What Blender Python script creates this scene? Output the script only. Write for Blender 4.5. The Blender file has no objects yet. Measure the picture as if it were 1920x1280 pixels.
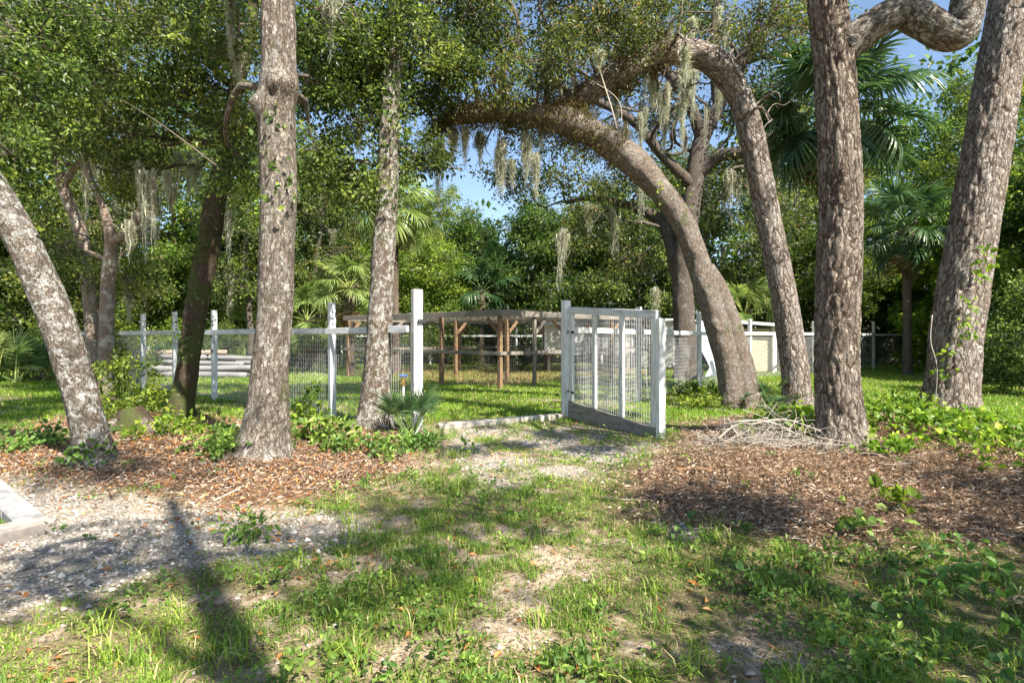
import bpy, math
import numpy as np
from mathutils import Vector, Matrix

# ------------------------------------------------------------------ camera, sky, sun, exposure
SC = bpy.context.scene
COL = SC.collection
FPX, CX, HY, CAMH = 1067.0, 960.0, 632.0, 1.25      # focal length in photo pixels, centre, horizon row, eye height
cam_d = bpy.data.cameras.new("camera")
cam_d.sensor_width = 36.0
cam_d.lens = 36.0 * FPX / 1920.0
cam_d.shift_y = -8.0 / 1920.0
cam_d.clip_start = 0.05
cam_d.clip_end = 2000.0
cam = bpy.data.objects.new("camera", cam_d)
cam.location = (0, 0, CAMH)
cam.rotation_euler = (math.radians(90), 0, 0)
COL.objects.link(cam)
SC.camera = cam

SUN_AZ, SUN_EL = math.radians(140.0), math.radians(46.0)   # clockwise from the view direction
SDIR = np.array([math.sin(SUN_AZ) * math.cos(SUN_EL), math.cos(SUN_AZ) * math.cos(SUN_EL), math.sin(SUN_EL)])
world = bpy.data.worlds.new("World")
SC.world = world
world.use_nodes = True
wn = world.node_tree
wn.nodes.clear()
sky = wn.nodes.new("ShaderNodeTexSky")
sky.sky_type = 'NISHITA'
sky.sun_disc = False
sky.sun_elevation = SUN_EL
sky.sun_rotation = SUN_AZ
sky.air_density = 1.0
sky.dust_density = 0.6
sky.ozone_density = 1.2
bg = wn.nodes.new("ShaderNodeBackground")
bg.inputs["Strength"].default_value = 0.085
wo = wn.nodes.new("ShaderNodeOutputWorld")
wn.links.new(sky.outputs[0], bg.inputs["Color"])
wn.links.new(bg.outputs[0], wo.inputs["Surface"])
sun_d = bpy.data.lights.new("sun", 'SUN')
sun_d.energy = 5.0
sun_d.angle = math.radians(0.53)
sun_d.color = (1.0, 0.93, 0.82)
sun_o = bpy.data.objects.new("sun", sun_d)
sun_o.rotation_euler = Vector(SDIR).to_track_quat('Z', 'Y').to_euler()
sun_o.location = (20, -20, 30)
COL.objects.link(sun_o)

SC.view_settings.view_transform = 'Standard'
SC.view_settings.look = 'None'
SC.view_settings.exposure = 1.5
SC.view_settings.gamma = 1.0
SC.view_settings.use_curve_mapping = False
SC.cycles.max_bounces = 7
SC.cycles.diffuse_bounces = 4
SC.cycles.glossy_bounces = 2
SC.cycles.transmission_bounces = 5
SC.cycles.transparent_max_bounces = 6
SC.cycles.caustics_reflective = False
SC.cycles.caustics_refractive = False
SC.cycles.use_adaptive_sampling = True
SC.cycles.adaptive_threshold = 0.015
SC.cycles.sample_clamp_indirect = 4.0
SC.cycles.use_denoising = True
SC.cycles.denoiser = 'OPENIMAGEDENOISE'
SC.cycles.denoising_input_passes = 'RGB_ALBEDO_NORMAL'
SC.cycles.denoising_prefilter = 'ACCURATE'

RNG = np.random.default_rng(7)

# ------------------------------------------------------------------ numpy noise
def _hash(ix, iy, iz, seed):
    h = (ix.astype(np.int64) * 374761393 + iy.astype(np.int64) * 668265263 + iz.astype(np.int64) * 2147483647 + seed * 974711)
    h = (h ^ (h >> 13)) * 1274126177
    h = h & 0xffffffff
    h = h ^ (h >> 16)
    return (h & 0xffff) / 65535.0

def vnoise(p, seed=0):
    p = np.asarray(p, float)
    i = np.floor(p).astype(np.int64)
    f = p - i
    f = f * f * (3 - 2 * f)
    out = 0
    for dx in (0, 1):
        wx = f[..., 0] if dx else 1 - f[..., 0]
        for dy in (0, 1):
            wy = f[..., 1] if dy else 1 - f[..., 1]
            for dz in (0, 1):
                wz = f[..., 2] if dz else 1 - f[..., 2]
                out = out + wx * wy * wz * _hash(i[..., 0] + dx, i[..., 1] + dy, i[..., 2] + dz, seed)
    return out

def fbm(p, oct=3, seed=0):
    s, a, t = 0, 0.5, 0
    for k in range(oct):
        s = s + a * vnoise(np.asarray(p) * (2.0 ** k), seed + k * 17)
        t += a
        a *= 0.5
    return s / t

def n2(x, y, sc, seed=0, oct=3):
    x = np.asarray(x, float); y = np.asarray(y, float)
    return fbm(np.stack([x * sc, y * sc, np.zeros_like(x) + 0.37], -1), oct, seed)

def sstep(a, b, x):
    t = np.clip((x - a) / (b - a), 0, 1)
    return t * t * (3 - 2 * t)

# ------------------------------------------------------------------ terrain: height and zones
def gz(x, y):
    x = np.asarray(x, float); y = np.asarray(y, float)
    z = 0.26 * np.exp(-((x - 4.6) / 2.3) ** 2 - ((y - 6.6) / 1.7) ** 2)
    z = z + 0.12 * np.exp(-((x - 2.1) / 0.7) ** 2 - ((y - 5.2) / 0.6) ** 2)
    z = z + 0.10 * np.exp(-((x + 3.6) / 2.0) ** 2 - ((y - 6.4) / 1.1) ** 2)
    near = 1.0 / (1.0 + (np.hypot(x, y) / 30.0) ** 4)
    z = z + (0.05 * (n2(x, y, 0.55, 3) - 0.5) + 0.02 * (n2(x, y, 2.3, 5) - 0.5)) * near
    return z

def W(px, py, d):
    """photo direction at a real distance d (m along the view axis) -> point of the place"""
    return np.array([(px - CX) / FPX * d, d, CAMH + (HY - py) / FPX * d])

def G(px, py):
    """where the line of sight meets the terrain"""
    d = FPX * CAMH / (py - HY)
    for _ in range(12):
        z = float(gz((px - CX) / FPX * d, d))
        d = 0.5 * d + 0.5 * FPX * (CAMH - z) / (py - HY)
    return np.array([(px - CX) / FPX * d, d, float(gz((px - CX) / FPX * d, d))])

def poly_sd(x, y, poly):
    """signed distance (positive inside) to a polygon on the ground"""
    poly = np.asarray(poly, float)
    n = len(poly)
    d = np.full(np.shape(x), 1e9)
    ins = np.zeros(np.shape(x), bool)
    for k in range(n):
        a, b = poly[k], poly[(k + 1) % n]
        e = b - a
        t = np.clip(((x - a[0]) * e[0] + (y - a[1]) * e[1]) / (e @ e), 0, 1)
        d = np.minimum(d, np.hypot(x - a[0] - t * e[0], y - a[1] - t * e[1]))
        c = ((a[1] > y) != (b[1] > y))
        with np.errstate(divide='ignore', invalid='ignore'):
            xx = a[0] + (y - a[1]) * (b[0] - a[0]) / (b[1] - a[1] if b[1] != a[1] else 1e-9)
        ins ^= c & (x < xx)
    return np.where(ins, d, -d)

def gpoly(pts):
    return [tuple(G(*p)[:2]) for p in pts]

MULCH_R = gpoly([(1195, 885), (1250, 845), (1330, 790), (1480, 772), (1720, 775), (1960, 840), (2150, 900), (2100, 1010), (1920, 1030), (1700, 1015), (1500, 1030), (1380, 1000), (1260, 975), (1190, 925)])
MULCH_L = gpoly([(-250, 900), (-60, 850), (60, 800), (130, 778), (300, 775), (480, 790), (640, 800), (760, 830), (770, 870), (700, 905), (560, 945), (430, 960), (300, 930), (150, 905), (0, 880)])
GRAVEL_GATE = gpoly([(820, 800), (1050, 778), (1240, 835), (1225, 880), (1130, 890), (1000, 905), (900, 930), (860, 880), (840, 840)])
GRAVEL_L = gpoly([(-300, 950), (0, 885), (120, 905), (330, 945), (480, 960), (640, 965), (690, 1000), (600, 1040), (420, 1060), (300, 1090), (150, 1130), (0, 1150), (-300, 1150)])
GRAVEL_M = gpoly([(1235, 975), (1330, 985), (1350, 1010), (1270, 1012)])
PEN_SOIL = [(-5.2, 18.2), (-0.4, 14.2), (4.2, 18.5), (6.5, 21.0), (3.0, 25.0), (-6.0, 22.0)]
TURF = [(-3.12, 3.72), (-4.9, 5.17), (-6.5, 3.0), (-4.6, 1.9)]

def zones(x, y):
    """mulch, gravel, sandy bare ground, grass density (all 0..1)"""
    w = 0.35 * (n2(x, y, 1.7, 11) - 0.5) + 0.16 * (n2(x, y, 6.0, 12) - 0.5)
    mul = np.maximum(sstep(-0.15, 0.15, poly_sd(x, y, MULCH_R) + w), sstep(-0.15, 0.2, poly_sd(x, y, MULCH_L) + w))
    gra = np.maximum(sstep(-0.25, 0.25, poly_sd(x, y, GRAVEL_GATE) + 1.3 * w) * (0.25 + 0.75 * sstep(0.36, 0.54, n2(x, y, 2.3, 27))), sstep(-0.3, 0.3, poly_sd(x, y, GRAVEL_L) + 1.4 * w))
    gra = np.maximum(gra, sstep(-0.1, 0.1, poly_sd(x, y, GRAVEL_M) + 0.6 * w))
    gra = np.where(mul > 0.5, gra * (1 - mul), gra)
    near = 1 - sstep(6.0, 9.5, y)
    pat = n2(x, y, 1.1, 21)
    fine = n2(x, y, 4.0, 22)
    bare = sstep(0.475, 0.565, 0.44 * pat + 0.32 * fine + 0.24 * n2(x, y, 13.0, 23, 2) + 0.055 * np.clip(-x - 0.6, -1.6, 1.6)) * near
    far_bare = sstep(0.58, 0.70, n2(x, y, 0.8, 25)) * (1 - near) * 0.7
    bare = np.maximum(bare, far_bare)
    pen = sstep(-0.5, 0.8, poly_sd(x, y, PEN_SOIL) + 1.5 * w)
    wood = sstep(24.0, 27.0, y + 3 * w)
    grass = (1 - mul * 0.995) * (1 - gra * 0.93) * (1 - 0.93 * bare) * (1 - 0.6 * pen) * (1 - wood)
    return mul, gra, np.maximum(bare, pen * 0.0), np.clip(grass, 0, 1), pen, wood

# ------------------------------------------------------------------ mesh helpers
def mk_mesh(name, verts, faces, smooth=False, attrs=None, mats=(), mat_idx=None):
    verts = np.asarray(verts, np.float32).reshape(-1, 3)
    if isinstance(faces, np.ndarray):
        faces = [faces]
    faces = [np.asarray(f, np.int32) for f in faces if len(f)]
    me = bpy.data.meshes.new(name)
    me.vertices.add(len(verts))
    me.vertices.foreach_set("co", verts.ravel())
    loops = np.concatenate([f.ravel() for f in faces])
    tot = np.concatenate([np.full(len(f), f.shape[1], np.int32) for f in faces])
    start = np.concatenate([[0], np.cumsum(tot)[:-1]]).astype(np.int32)
    me.loops.add(len(loops))
    me.loops.foreach_set("vertex_index", loops.astype(np.int32))
    me.polygons.add(len(tot))
    me.polygons.foreach_set("loop_start", start)
    if smooth:
        me.polygons.foreach_set("use_smooth", np.ones(len(tot), bool))
    else:
        me.polygons.foreach_set("use_smooth", np.zeros(len(tot), bool))
    for m in mats:
        me.materials.append(m)
    if mat_idx is not None:
        me.polygons.foreach_set("material_index", np.asarray(mat_idx, np.int32))
    for k, a in (attrs or {}).items():
        a = np.asarray(a, np.float32)
        if a.ndim == 1:
            me.attributes.new(k, 'FLOAT', 'POINT').data.foreach_set("value", a)
        elif a.shape[1] == 3:
            me.attributes.new(k, 'FLOAT_VECTOR', 'POINT').data.foreach_set("vector", a.ravel())
        else:
            me.attributes.new(k, 'FLOAT_COLOR', 'POINT').data.foreach_set("color", a.ravel())
    me.update()
    return me

def link(name, me, parent=None):
    o = bpy.data.objects.new(name, me)
    COL.objects.link(o)
    if parent is not None:
        o.parent = parent
    return o

def tag(o, label=None, cat=None, group=None, kind=None):
    if label: o["label"] = label
    if cat: o["category"] = cat
    if group: o["group"] = group
    if kind: o["kind"] = kind
    return o

def thing(name, label, cat, loc=(0, 0, 0), group=None, rz=0.0):
    o = bpy.data.objects.new(name, None)
    o.empty_display_size = 0.2
    COL.objects.link(o)
    o.location = [float(v) for v in loc]
    o.rotation_euler = (0, 0, rz)
    return tag(o, label, cat, group)

class MB:
    """collects arrays of vertices and faces (with a colour attribute) for one mesh object"""
    def __init__(s):
        s.v, s.t, s.q, s.c, s.b, s.n = [], [], [], [], [], 0
    def add(s, v, t=None, q=None, c=None, b=None):
        v = np.asarray(v, float).reshape(-1, 3)
        if t is not None and len(t): s.t.append(np.asarray(t) + s.n)
        if q is not None and len(q): s.q.append(np.asarray(q) + s.n)
        s.v.append(v)
        s.c.append(np.tile([0.5, 0.5, 0, 1], (len(v), 1)) if c is None else c)
        s.b.append(v if b is None else b)
        s.n += len(v)
        return s
    def mesh(s, name, mat, origin=(0, 0, 0), smooth=False):
        f = []
        if s.t: f.append(np.concatenate(s.t))
        if s.q: f.append(np.concatenate(s.q))
        return mk_mesh(name, np.concatenate(s.v) - np.asarray(origin, float), f, smooth,
                       {"tint": np.concatenate(s.c), "bco": np.concatenate(s.b)}, [mat])
    def build(s, name, mat, parent=None, origin=(0, 0, 0), smooth=False):
        return link(name, s.mesh(name, mat, origin, smooth), parent)

BOXV = np.array([[x, y, z] for x in (-.5, .5) for y in (-.5, .5) for z in (-.5, .5)])
BOXF = np.array([[0, 1, 3, 2], [4, 6, 7, 5], [0, 4, 5, 1], [2, 3, 7, 6], [0, 2, 6, 4], [1, 5, 7, 3]])

def beam_v(a, b, w, h, up=(0, 0, 1)):
    """a timber from a to b: w across, h along 'up'"""
    a = np.asarray(a, float); b = np.asarray(b, float)
    t = b - a
    L = np.linalg.norm(t)
    t = t / L
    up = np.asarray(up, float)
    s = np.cross(t, up)
    if np.linalg.norm(s) < 1e-4:
        s = np.cross(t, (0, 1, 0))
    s = s / np.linalg.norm(s)
    u = np.cross(s, t)
    M = np.stack([t * L, s * w, u * h])
    return BOXV @ M + (a + b) / 2, BOXV * [L, w, h] + RNG.uniform(-50, 50, 3)

def beam(name, mat, parent, origin, a, b, w, h, up=(0, 0, 1), bev=0.005):
    v, bc = beam_v(a, b, w, h, up)
    mb = MB().add(v, q=BOXF, b=bc)
    o = mb.build(name, mat, parent, origin)
    if bev:
        m = o.modifiers.new("bevel", 'BEVEL')
        m.width = bev; m.segments = 1; m.limit_method = 'NONE'
    return o

def wires(segs, r, sides=3):
    """many straight thin wires: segs (K,2,3)"""
    segs = np.asarray(segs, float)
    t = segs[:, 1] - segs[:, 0]
    t /= np.linalg.norm(t, axis=1, keepdims=True)
    ref = np.where(np.abs(t[:, 2:3]) > 0.9, [[1., 0, 0]], [[0, 0, 1.]])
    s = np.cross(t, ref); s /= np.linalg.norm(s, axis=1, keepdims=True)
    u = np.cross(s, t)
    K = len(segs)
    v = np.zeros((K, 2, sides, 3))
    for k in range(sides):
        a = 2 * math.pi * k / sides
        o = (s * math.cos(a) + u * math.sin(a)) * r
        v[:, 0, k] = segs[:, 0] + o
        v[:, 1, k] = segs[:, 1] + o
    f = np.array([[k, (k + 1) % sides, sides + (k + 1) % sides, sides + k] for k in range(sides)])
    q = (np.arange(K)[:, None, None] * 2 * sides + f[None]).reshape(-1, 4)
    return v.reshape(-1, 3), q

def crom(P, step):
    """Catmull-Rom through the rows of P (any columns; first three are the position), resampled about every 'step' metres"""
    P = np.asarray(P, float)
    Q = np.vstack([2 * P[0] - P[1], P, 2 * P[-1] - P[-2]])
    out = []
    for i in range(1, len(Q) - 2):
        n = max(1, int(round(np.linalg.norm(Q[i + 1, :3] - Q[i, :3]) / step)))
        t = (np.arange(n) / n)[:, None]
        p0, p1, p2, p3 = Q[i - 1], Q[i], Q[i + 1], Q[i + 2]
        out.append(0.5 * (2 * p1 + (p2 - p0) * t + (2 * p0 - 5 * p1 + 4 * p2 - p3) * t * t + (3 * p1 - p0 - 3 * p2 + p3) * t ** 3))
    out.append(P[-1:])
    return np.vstack(out)

def frames(path):
    n = len(path)
    t = np.gradient(path, axis=0)
    t /= np.linalg.norm(t, axis=1, keepdims=True) + 1e-12
    s = np.zeros_like(t)
    ref = np.array([0, 1., 0]) if abs(t[0, 1]) < 0.9 else np.array([1., 0, 0])
    v = np.cross(t[0], ref); s[0] = v / np.linalg.norm(v)
    for i in range(1, n):
        v = s[i - 1] - t[i] * (s[i - 1] @ t[i])
        s[i] = v / (np.linalg.norm(v) + 1e-12)
    return t, s, np.cross(t, s)

def bark_tube(path, rad, sides, rough=0.05, furrow=0.0, seed=0, flare=0.0, flare_h=0.3, bumps=(), cell=0.05):
    """a trunk or limb: swelling, root flare, furrowed bark and burls are in the mesh"""
    n = len(path)
    t, s, u = frames(path)
    th = np.linspace(0, 2 * math.pi, sides, endpoint=False)
    L = np.concatenate([[0], np.cumsum(np.linalg.norm(np.diff(path, axis=0), axis=1))])
    cs, sn = np.cos(th)[None, :, None], np.sin(th)[None, :, None]
    nor = s[:, None] * cs + u[:, None] * sn
    rr = np.broadcast_to(rad[:, None], (n, sides)).copy()
    R0 = float(np.max(rad))
    bco = np.stack([np.broadcast_to(np.cos(th) * R0, (n, sides)), np.broadcast_to(np.sin(th) * R0, (n, sides)),
                    np.broadcast_to(L[:, None], (n, sides))], -1) + seed * 3.7
    if flare:
        lobe = 0.45 + 0.9 * vnoise(np.stack([np.cos(th) * 1.6 + seed, np.sin(th) * 1.6, th * 0 + seed * 2.3], -1), seed)
        rr *= 1 + flare * np.exp(-L[:, None] / flare_h) * lobe[None] + 1.1 * flare * np.exp(-L[:, None] / (flare_h * 0.25)) * np.clip(lobe[None] - 0.75, 0, 1) * 2
    rr *= 1 + rough * 3.2 * (fbm(bco * [3.2, 3.2, 2.2], 3, seed) - 0.5) + rough * 1.6 * (vnoise(np.stack([L * 1.1, L * 0, L * 0 + seed], -1), seed + 3) - 0.5)[:, None]
    if furrow:
        rid = np.abs(fbm(bco * np.array([1, 1, 0.33]) / cell, 2, seed + 5) - 0.5) * 2
        rr -= furrow * np.exp(-(rid / 0.16) ** 2)
        rr += furrow * 0.6 * (fbm(bco * np.array([1, 1, 0.6]) / (cell * 0.55), 2, seed + 9) - 0.5)
    v = path[:, None] + nor * rr[..., None]
    for (c, r, h) in bumps:
        d = np.linalg.norm(v - np.asarray(c), axis=-1)
        v = v + nor * (h * np.exp(-(d / r) ** 2))[..., None]
    i = np.arange(n - 1)[:, None] * sides
    j = np.arange(sides)[None]
    j2 = (j + 1) % sides
    q = np.stack([i + j, i + j2, i + sides + j2, i + sides + j], -1).reshape(-1, 4)
    V = v.reshape(-1, 3)
    B = bco.reshape(-1, 3)
    V = np.vstack([V, path[:1], path[-1:]])
    B = np.vstack([B, B[:1], B[-1:]])
    jj = np.arange(sides)
    t0 = np.stack([np.full(sides, n * sides), (jj + 1) % sides, jj], -1)
    t1 = np.stack([np.full(sides, n * sides + 1), (n - 1) * sides + jj, (n - 1) * sides + (jj + 1) % sides], -1)
    return V, np.vstack([t0, t1]), q, B

def batch_tubes(paths, rads, sides=4):
    """K thin twigs at once: paths (K,n,3), rads (K,n)"""
    K, n, _ = paths.shape
    t = np.gradient(paths, axis=1)
    t /= np.linalg.norm(t, axis=2, keepdims=True) + 1e-9
    ref = np.broadcast_to(np.array([0.31, 0.52, 0.79]), t.shape)
    s = np.cross(t, ref); s /= np.linalg.norm(s, axis=2, keepdims=True) + 1e-9
    u = np.cross(t, s)
    th = np.linspace(0, 2 * math.pi, sides, endpoint=False)
    v = paths[:, :, None] + (s[:, :, None] * np.cos(th)[None, None, :, None] + u[:, :, None] * np.sin(th)[None, None, :, None]) * rads[:, :, None, None]
    i = np.arange(n - 1)[:, None] * sides
    j = np.arange(sides)[None]
    q1 = np.stack([i + j, i + (j + 1) % sides, i + sides + (j + 1) % sides, i + sides + j], -1).reshape(-1, 4)
    q = (np.arange(K)[:, None, None] * n * sides + q1[None]).reshape(-1, 4)
    return v.reshape(-1, 3), q

def unit(v):
    return v / (np.linalg.norm(v, axis=-1, keepdims=True) + 1e-9)

def leaves(pos, axis, nor, L, Wd, fold=0.15, rnd=None, crnd=None, rng=RNG, wide=False):
    """one folded kite-shaped leaf per row"""
    N = len(pos)
    a = unit(axis)
    n = nor - a * np.sum(nor * a, 1, keepdims=True)
    n = unit(n)
    s = np.cross(a, n)
    L = np.broadcast_to(np.asarray(L, float), (N,))[:, None]
    Wd = np.broadcast_to(np.asarray(Wd, float), (N,))[:, None]
    if wide:      # a broader leaf of six corners
        v = np.zeros((N, 6, 3))
        v[:, 0] = pos
        for k, (u, w) in enumerate(((0.22, 0.48), (0.62, 0.42))):
            v[:, 1 + k] = pos + a * L * u + s * Wd * w + n * Wd * fold
            v[:, 5 - k] = pos + a * L * u - s * Wd * w + n * Wd * fold
        v[:, 3] = pos + a * L - n * L * 0.12
        base = np.arange(N)[:, None] * 6
        t = np.concatenate([base + [0, 1, 2], base + [0, 2, 3], base + [0, 3, 4], base + [0, 4, 5]])
        c = np.zeros((N, 6, 4))
        c[:, :, 0] = (rng.random(N) if rnd is None else rnd)[:, None]
        c[:, :, 1] = (rng.random(N) if crnd is None else crnd)[:, None]
        c[:, :, 3] = 1
        return v.reshape(-1, 3), t, c.reshape(-1, 4)
    v = np.zeros((N, 4, 3))
    v[:, 0] = pos
    v[:, 1] = pos + a * L * 0.5 + s * Wd * 0.5 + n * Wd * fold
    v[:, 2] = pos + a * L - n * L * 0.12
    v[:, 3] = pos + a * L * 0.5 - s * Wd * 0.5 + n * Wd * fold
    base = np.arange(N)[:, None] * 4
    t = np.concatenate([base + [0, 1, 2], base + [0, 2, 3]])
    c = np.zeros((N, 4, 4))
    c[:, :, 0] = (rng.random(N) if rnd is None else rnd)[:, None]
    c[:, :, 1] = (rng.random(N) if crnd is None else crnd)[:, None]
    c[:, :, 3] = 1
    return v.reshape(-1, 3), t, c.reshape(-1, 4)

def spray(cl, rad, per, L, Wd, rng, up=0.9, droop=0.25, crnd=None, flat=0.75, wide=False):
    """leaf sprays around twig ends: cl (K,3), rad (K,)"""
    K = len(cl)
    N = K * per
    dirs = unit(rng.normal(size=(N, 3)))
    r = rng.random(N) ** 0.6
    rr = np.repeat(np.broadcast_to(np.asarray(rad, float), (K,)), per)
    off = dirs * (r * rr)[:, None]
    off[:, 2] *= flat
    pos = np.repeat(cl, per, 0) + off
    ax = dirs + 0.6 * rng.normal(size=(N, 3)); ax[:, 2] -= droop
    nr = 0.7 * rng.normal(size=(N, 3)); nr[:, 2] += up
    sz = rng.uniform(0.65, 1.25, N)
    cr = np.repeat(rng.random(K) if crnd is None else crnd, per)
    return leaves(pos, ax, nr, L * sz, Wd * sz, rnd=rng.random(N), crnd=cr, rng=rng, wide=wide)

# ------------------------------------------------------------------ materials
class NT:
    def __init__(s, name):
        s.m = bpy.data.materials.new(name)
        s.m.use_nodes = True
        s.t = s.m.node_tree
        s.t.nodes.clear()
        s.out = s.t.nodes.new("ShaderNodeOutputMaterial")
    def n(s, typ, **kw):
        nd = s.t.nodes.new(typ)
        for k, v in kw.items():
            if k.startswith("i_"):
                key = k[2:]
                key = int(key) if key.isdigit() else key.replace("_", " ")
                nd.inputs[key].default_value = v
            else:
                setattr(nd, k, v)
        return nd
    def l(s, a, b):
        s.t.links.new(a, b)
    def val(s, x, sock):
        if isinstance(x, (int, float)):
            sock.default_value = x
        elif isinstance(x, (tuple, list)):
            sock.default_value = tuple(x) + ((1,) if len(x) == 3 and len(sock.default_value) == 4 else ())
        else:
            s.l(x, sock)
    def mix(s, f, a, b, blend='MIX'):
        nd = s.n("ShaderNodeMix", data_type='RGBA', blend_type=blend)
        s.val(f, nd.inputs[0]); s.val(a, nd.inputs[6]); s.val(b, nd.inputs[7])
        return nd.outputs[2]
    def math(s, op, a, b=0.5, c=None, clamp=False):
        nd = s.n("ShaderNodeMath", operation=op, use_clamp=clamp)
        s.val(a, nd.inputs[0]); s.val(b, nd.inputs[1])
        if c is not None: s.val(c, nd.inputs[2])
        return nd.outputs[0]
    def ramp(s, f, a, b):
        nd = s.n("ShaderNodeMapRange", interpolation_type='SMOOTHSTEP')
        s.val(f, nd.inputs[0]); nd.inputs[1].default_value = a; nd.inputs[2].default_value = b
        return nd.outputs[0]
    def attr(s, name):
        return s.n("ShaderNodeAttribute", attribute_name=name)
    def map(s, vec, scale):
        nd = s.n("ShaderNodeMapping")
        s.l(vec, nd.inputs[0]); nd.inputs[3].default_value = scale
        return nd.outputs[0]
    def noise(s, vec, sc, det=3.0, rough=0.55, dist=0.0):
        nd = s.n("ShaderNodeTexNoise")
        s.l(vec, nd.inputs["Vector"]); nd.inputs["Scale"].default_value = sc
        nd.inputs["Detail"].default_value = det; nd.inputs["Roughness"].default_value = rough
        nd.inputs["Distortion"].default_value = dist
        return nd.outputs[0]
    def vor(s, vec, sc, feature='F1', out=0, rand=1.0):
        nd = s.n("ShaderNodeTexVoronoi", feature=feature)
        s.l(vec, nd.inputs["Vector"]); nd.inputs["Scale"].default_value = sc
        nd.inputs["Randomness"].default_value = rand
        return nd.outputs[out]
    def bump(s, h, strength, dist):
        nd = s.n("ShaderNodeBump")
        nd.inputs["Strength"].default_value = strength; nd.inputs["Distance"].default_value = dist
        s.l(h, nd.inputs["Height"])
        return nd.outputs[0]
    def pbr(s, col, rough=0.8, spec=0.3, normal=None, finish=True, metal=0.0):
        p = s.n("ShaderNodeBsdfPrincipled")
        s.val(col, p.inputs["Base Color"]); s.val(rough, p.inputs["Roughness"])
        p.inputs["Specular IOR Level"].default_value = spec
        p.inputs["Metallic"].default_value = metal
        if normal is not None: s.l(normal, p.inputs["Normal"])
        if finish: s.l(p.outputs[0], s.out.inputs[0])
        return p.outputs[0]

def leaf_mat(name, c0, c1, c2, trans=0.35, rough=0.42, spec=0.35, c3=None, c3f=0.0):
    k = NT(name)
    a = k.attr("tint")
    sep = k.n("ShaderNodeSeparateColor"); k.l(a.outputs["Color"], sep.inputs[0])
    r, c = sep.outputs[0], sep.outputs[1]
    oi = k.n("ShaderNodeObjectInfo")
    col = k.mix(k.ramp(c, 0.15, 0.9), c0, c1)
    f2 = k.ramp(k.math('ADD', k.math('MULTIPLY', r, 0.6), k.math('MULTIPLY', c, 0.5)), 0.55, 1.05)
    col = k.mix(f2, col, c2)
    if c3 is not None:
        col = k.mix(k.math('GREATER_THAN', r, 1.0 - c3f), col, c3)
    hs = k.n("ShaderNodeHueSaturation")
    k.l(col, hs.inputs["Color"])
    k.val(k.math('MULTIPLY_ADD', oi.outputs["Random"], 0.03, 0.485), hs.inputs["Hue"])
    k.val(k.math('MULTIPLY_ADD', r, 0.45, 0.78), hs.inputs["Value"])
    col = hs.outputs[0]
    p = k.pbr(col, rough, spec, finish=False)
    tr = k.n("ShaderNodeBsdfTranslucent")
    k.l(k.mix(0.55, col, (0.75, 1.0, 0.25), 'MULTIPLY'), tr.inputs[0])
    h2 = k.n("ShaderNodeHueSaturation"); h2.inputs["Value"].default_value = 1.9
    k.l(k.mix(0.4, col, (0.9, 1.0, 0.3), 'MULTIPLY'), h2.inputs["Color"]); k.l(h2.outputs[0], tr.inputs[0])
    ms = k.n("ShaderNodeMixShader"); ms.inputs[0].default_value = trans
    k.l(p, ms.inputs[1]); k.l(tr.outputs[0], ms.inputs[2]); k.l(ms.outputs[0], k.out.inputs[0])
    return k.m

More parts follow.
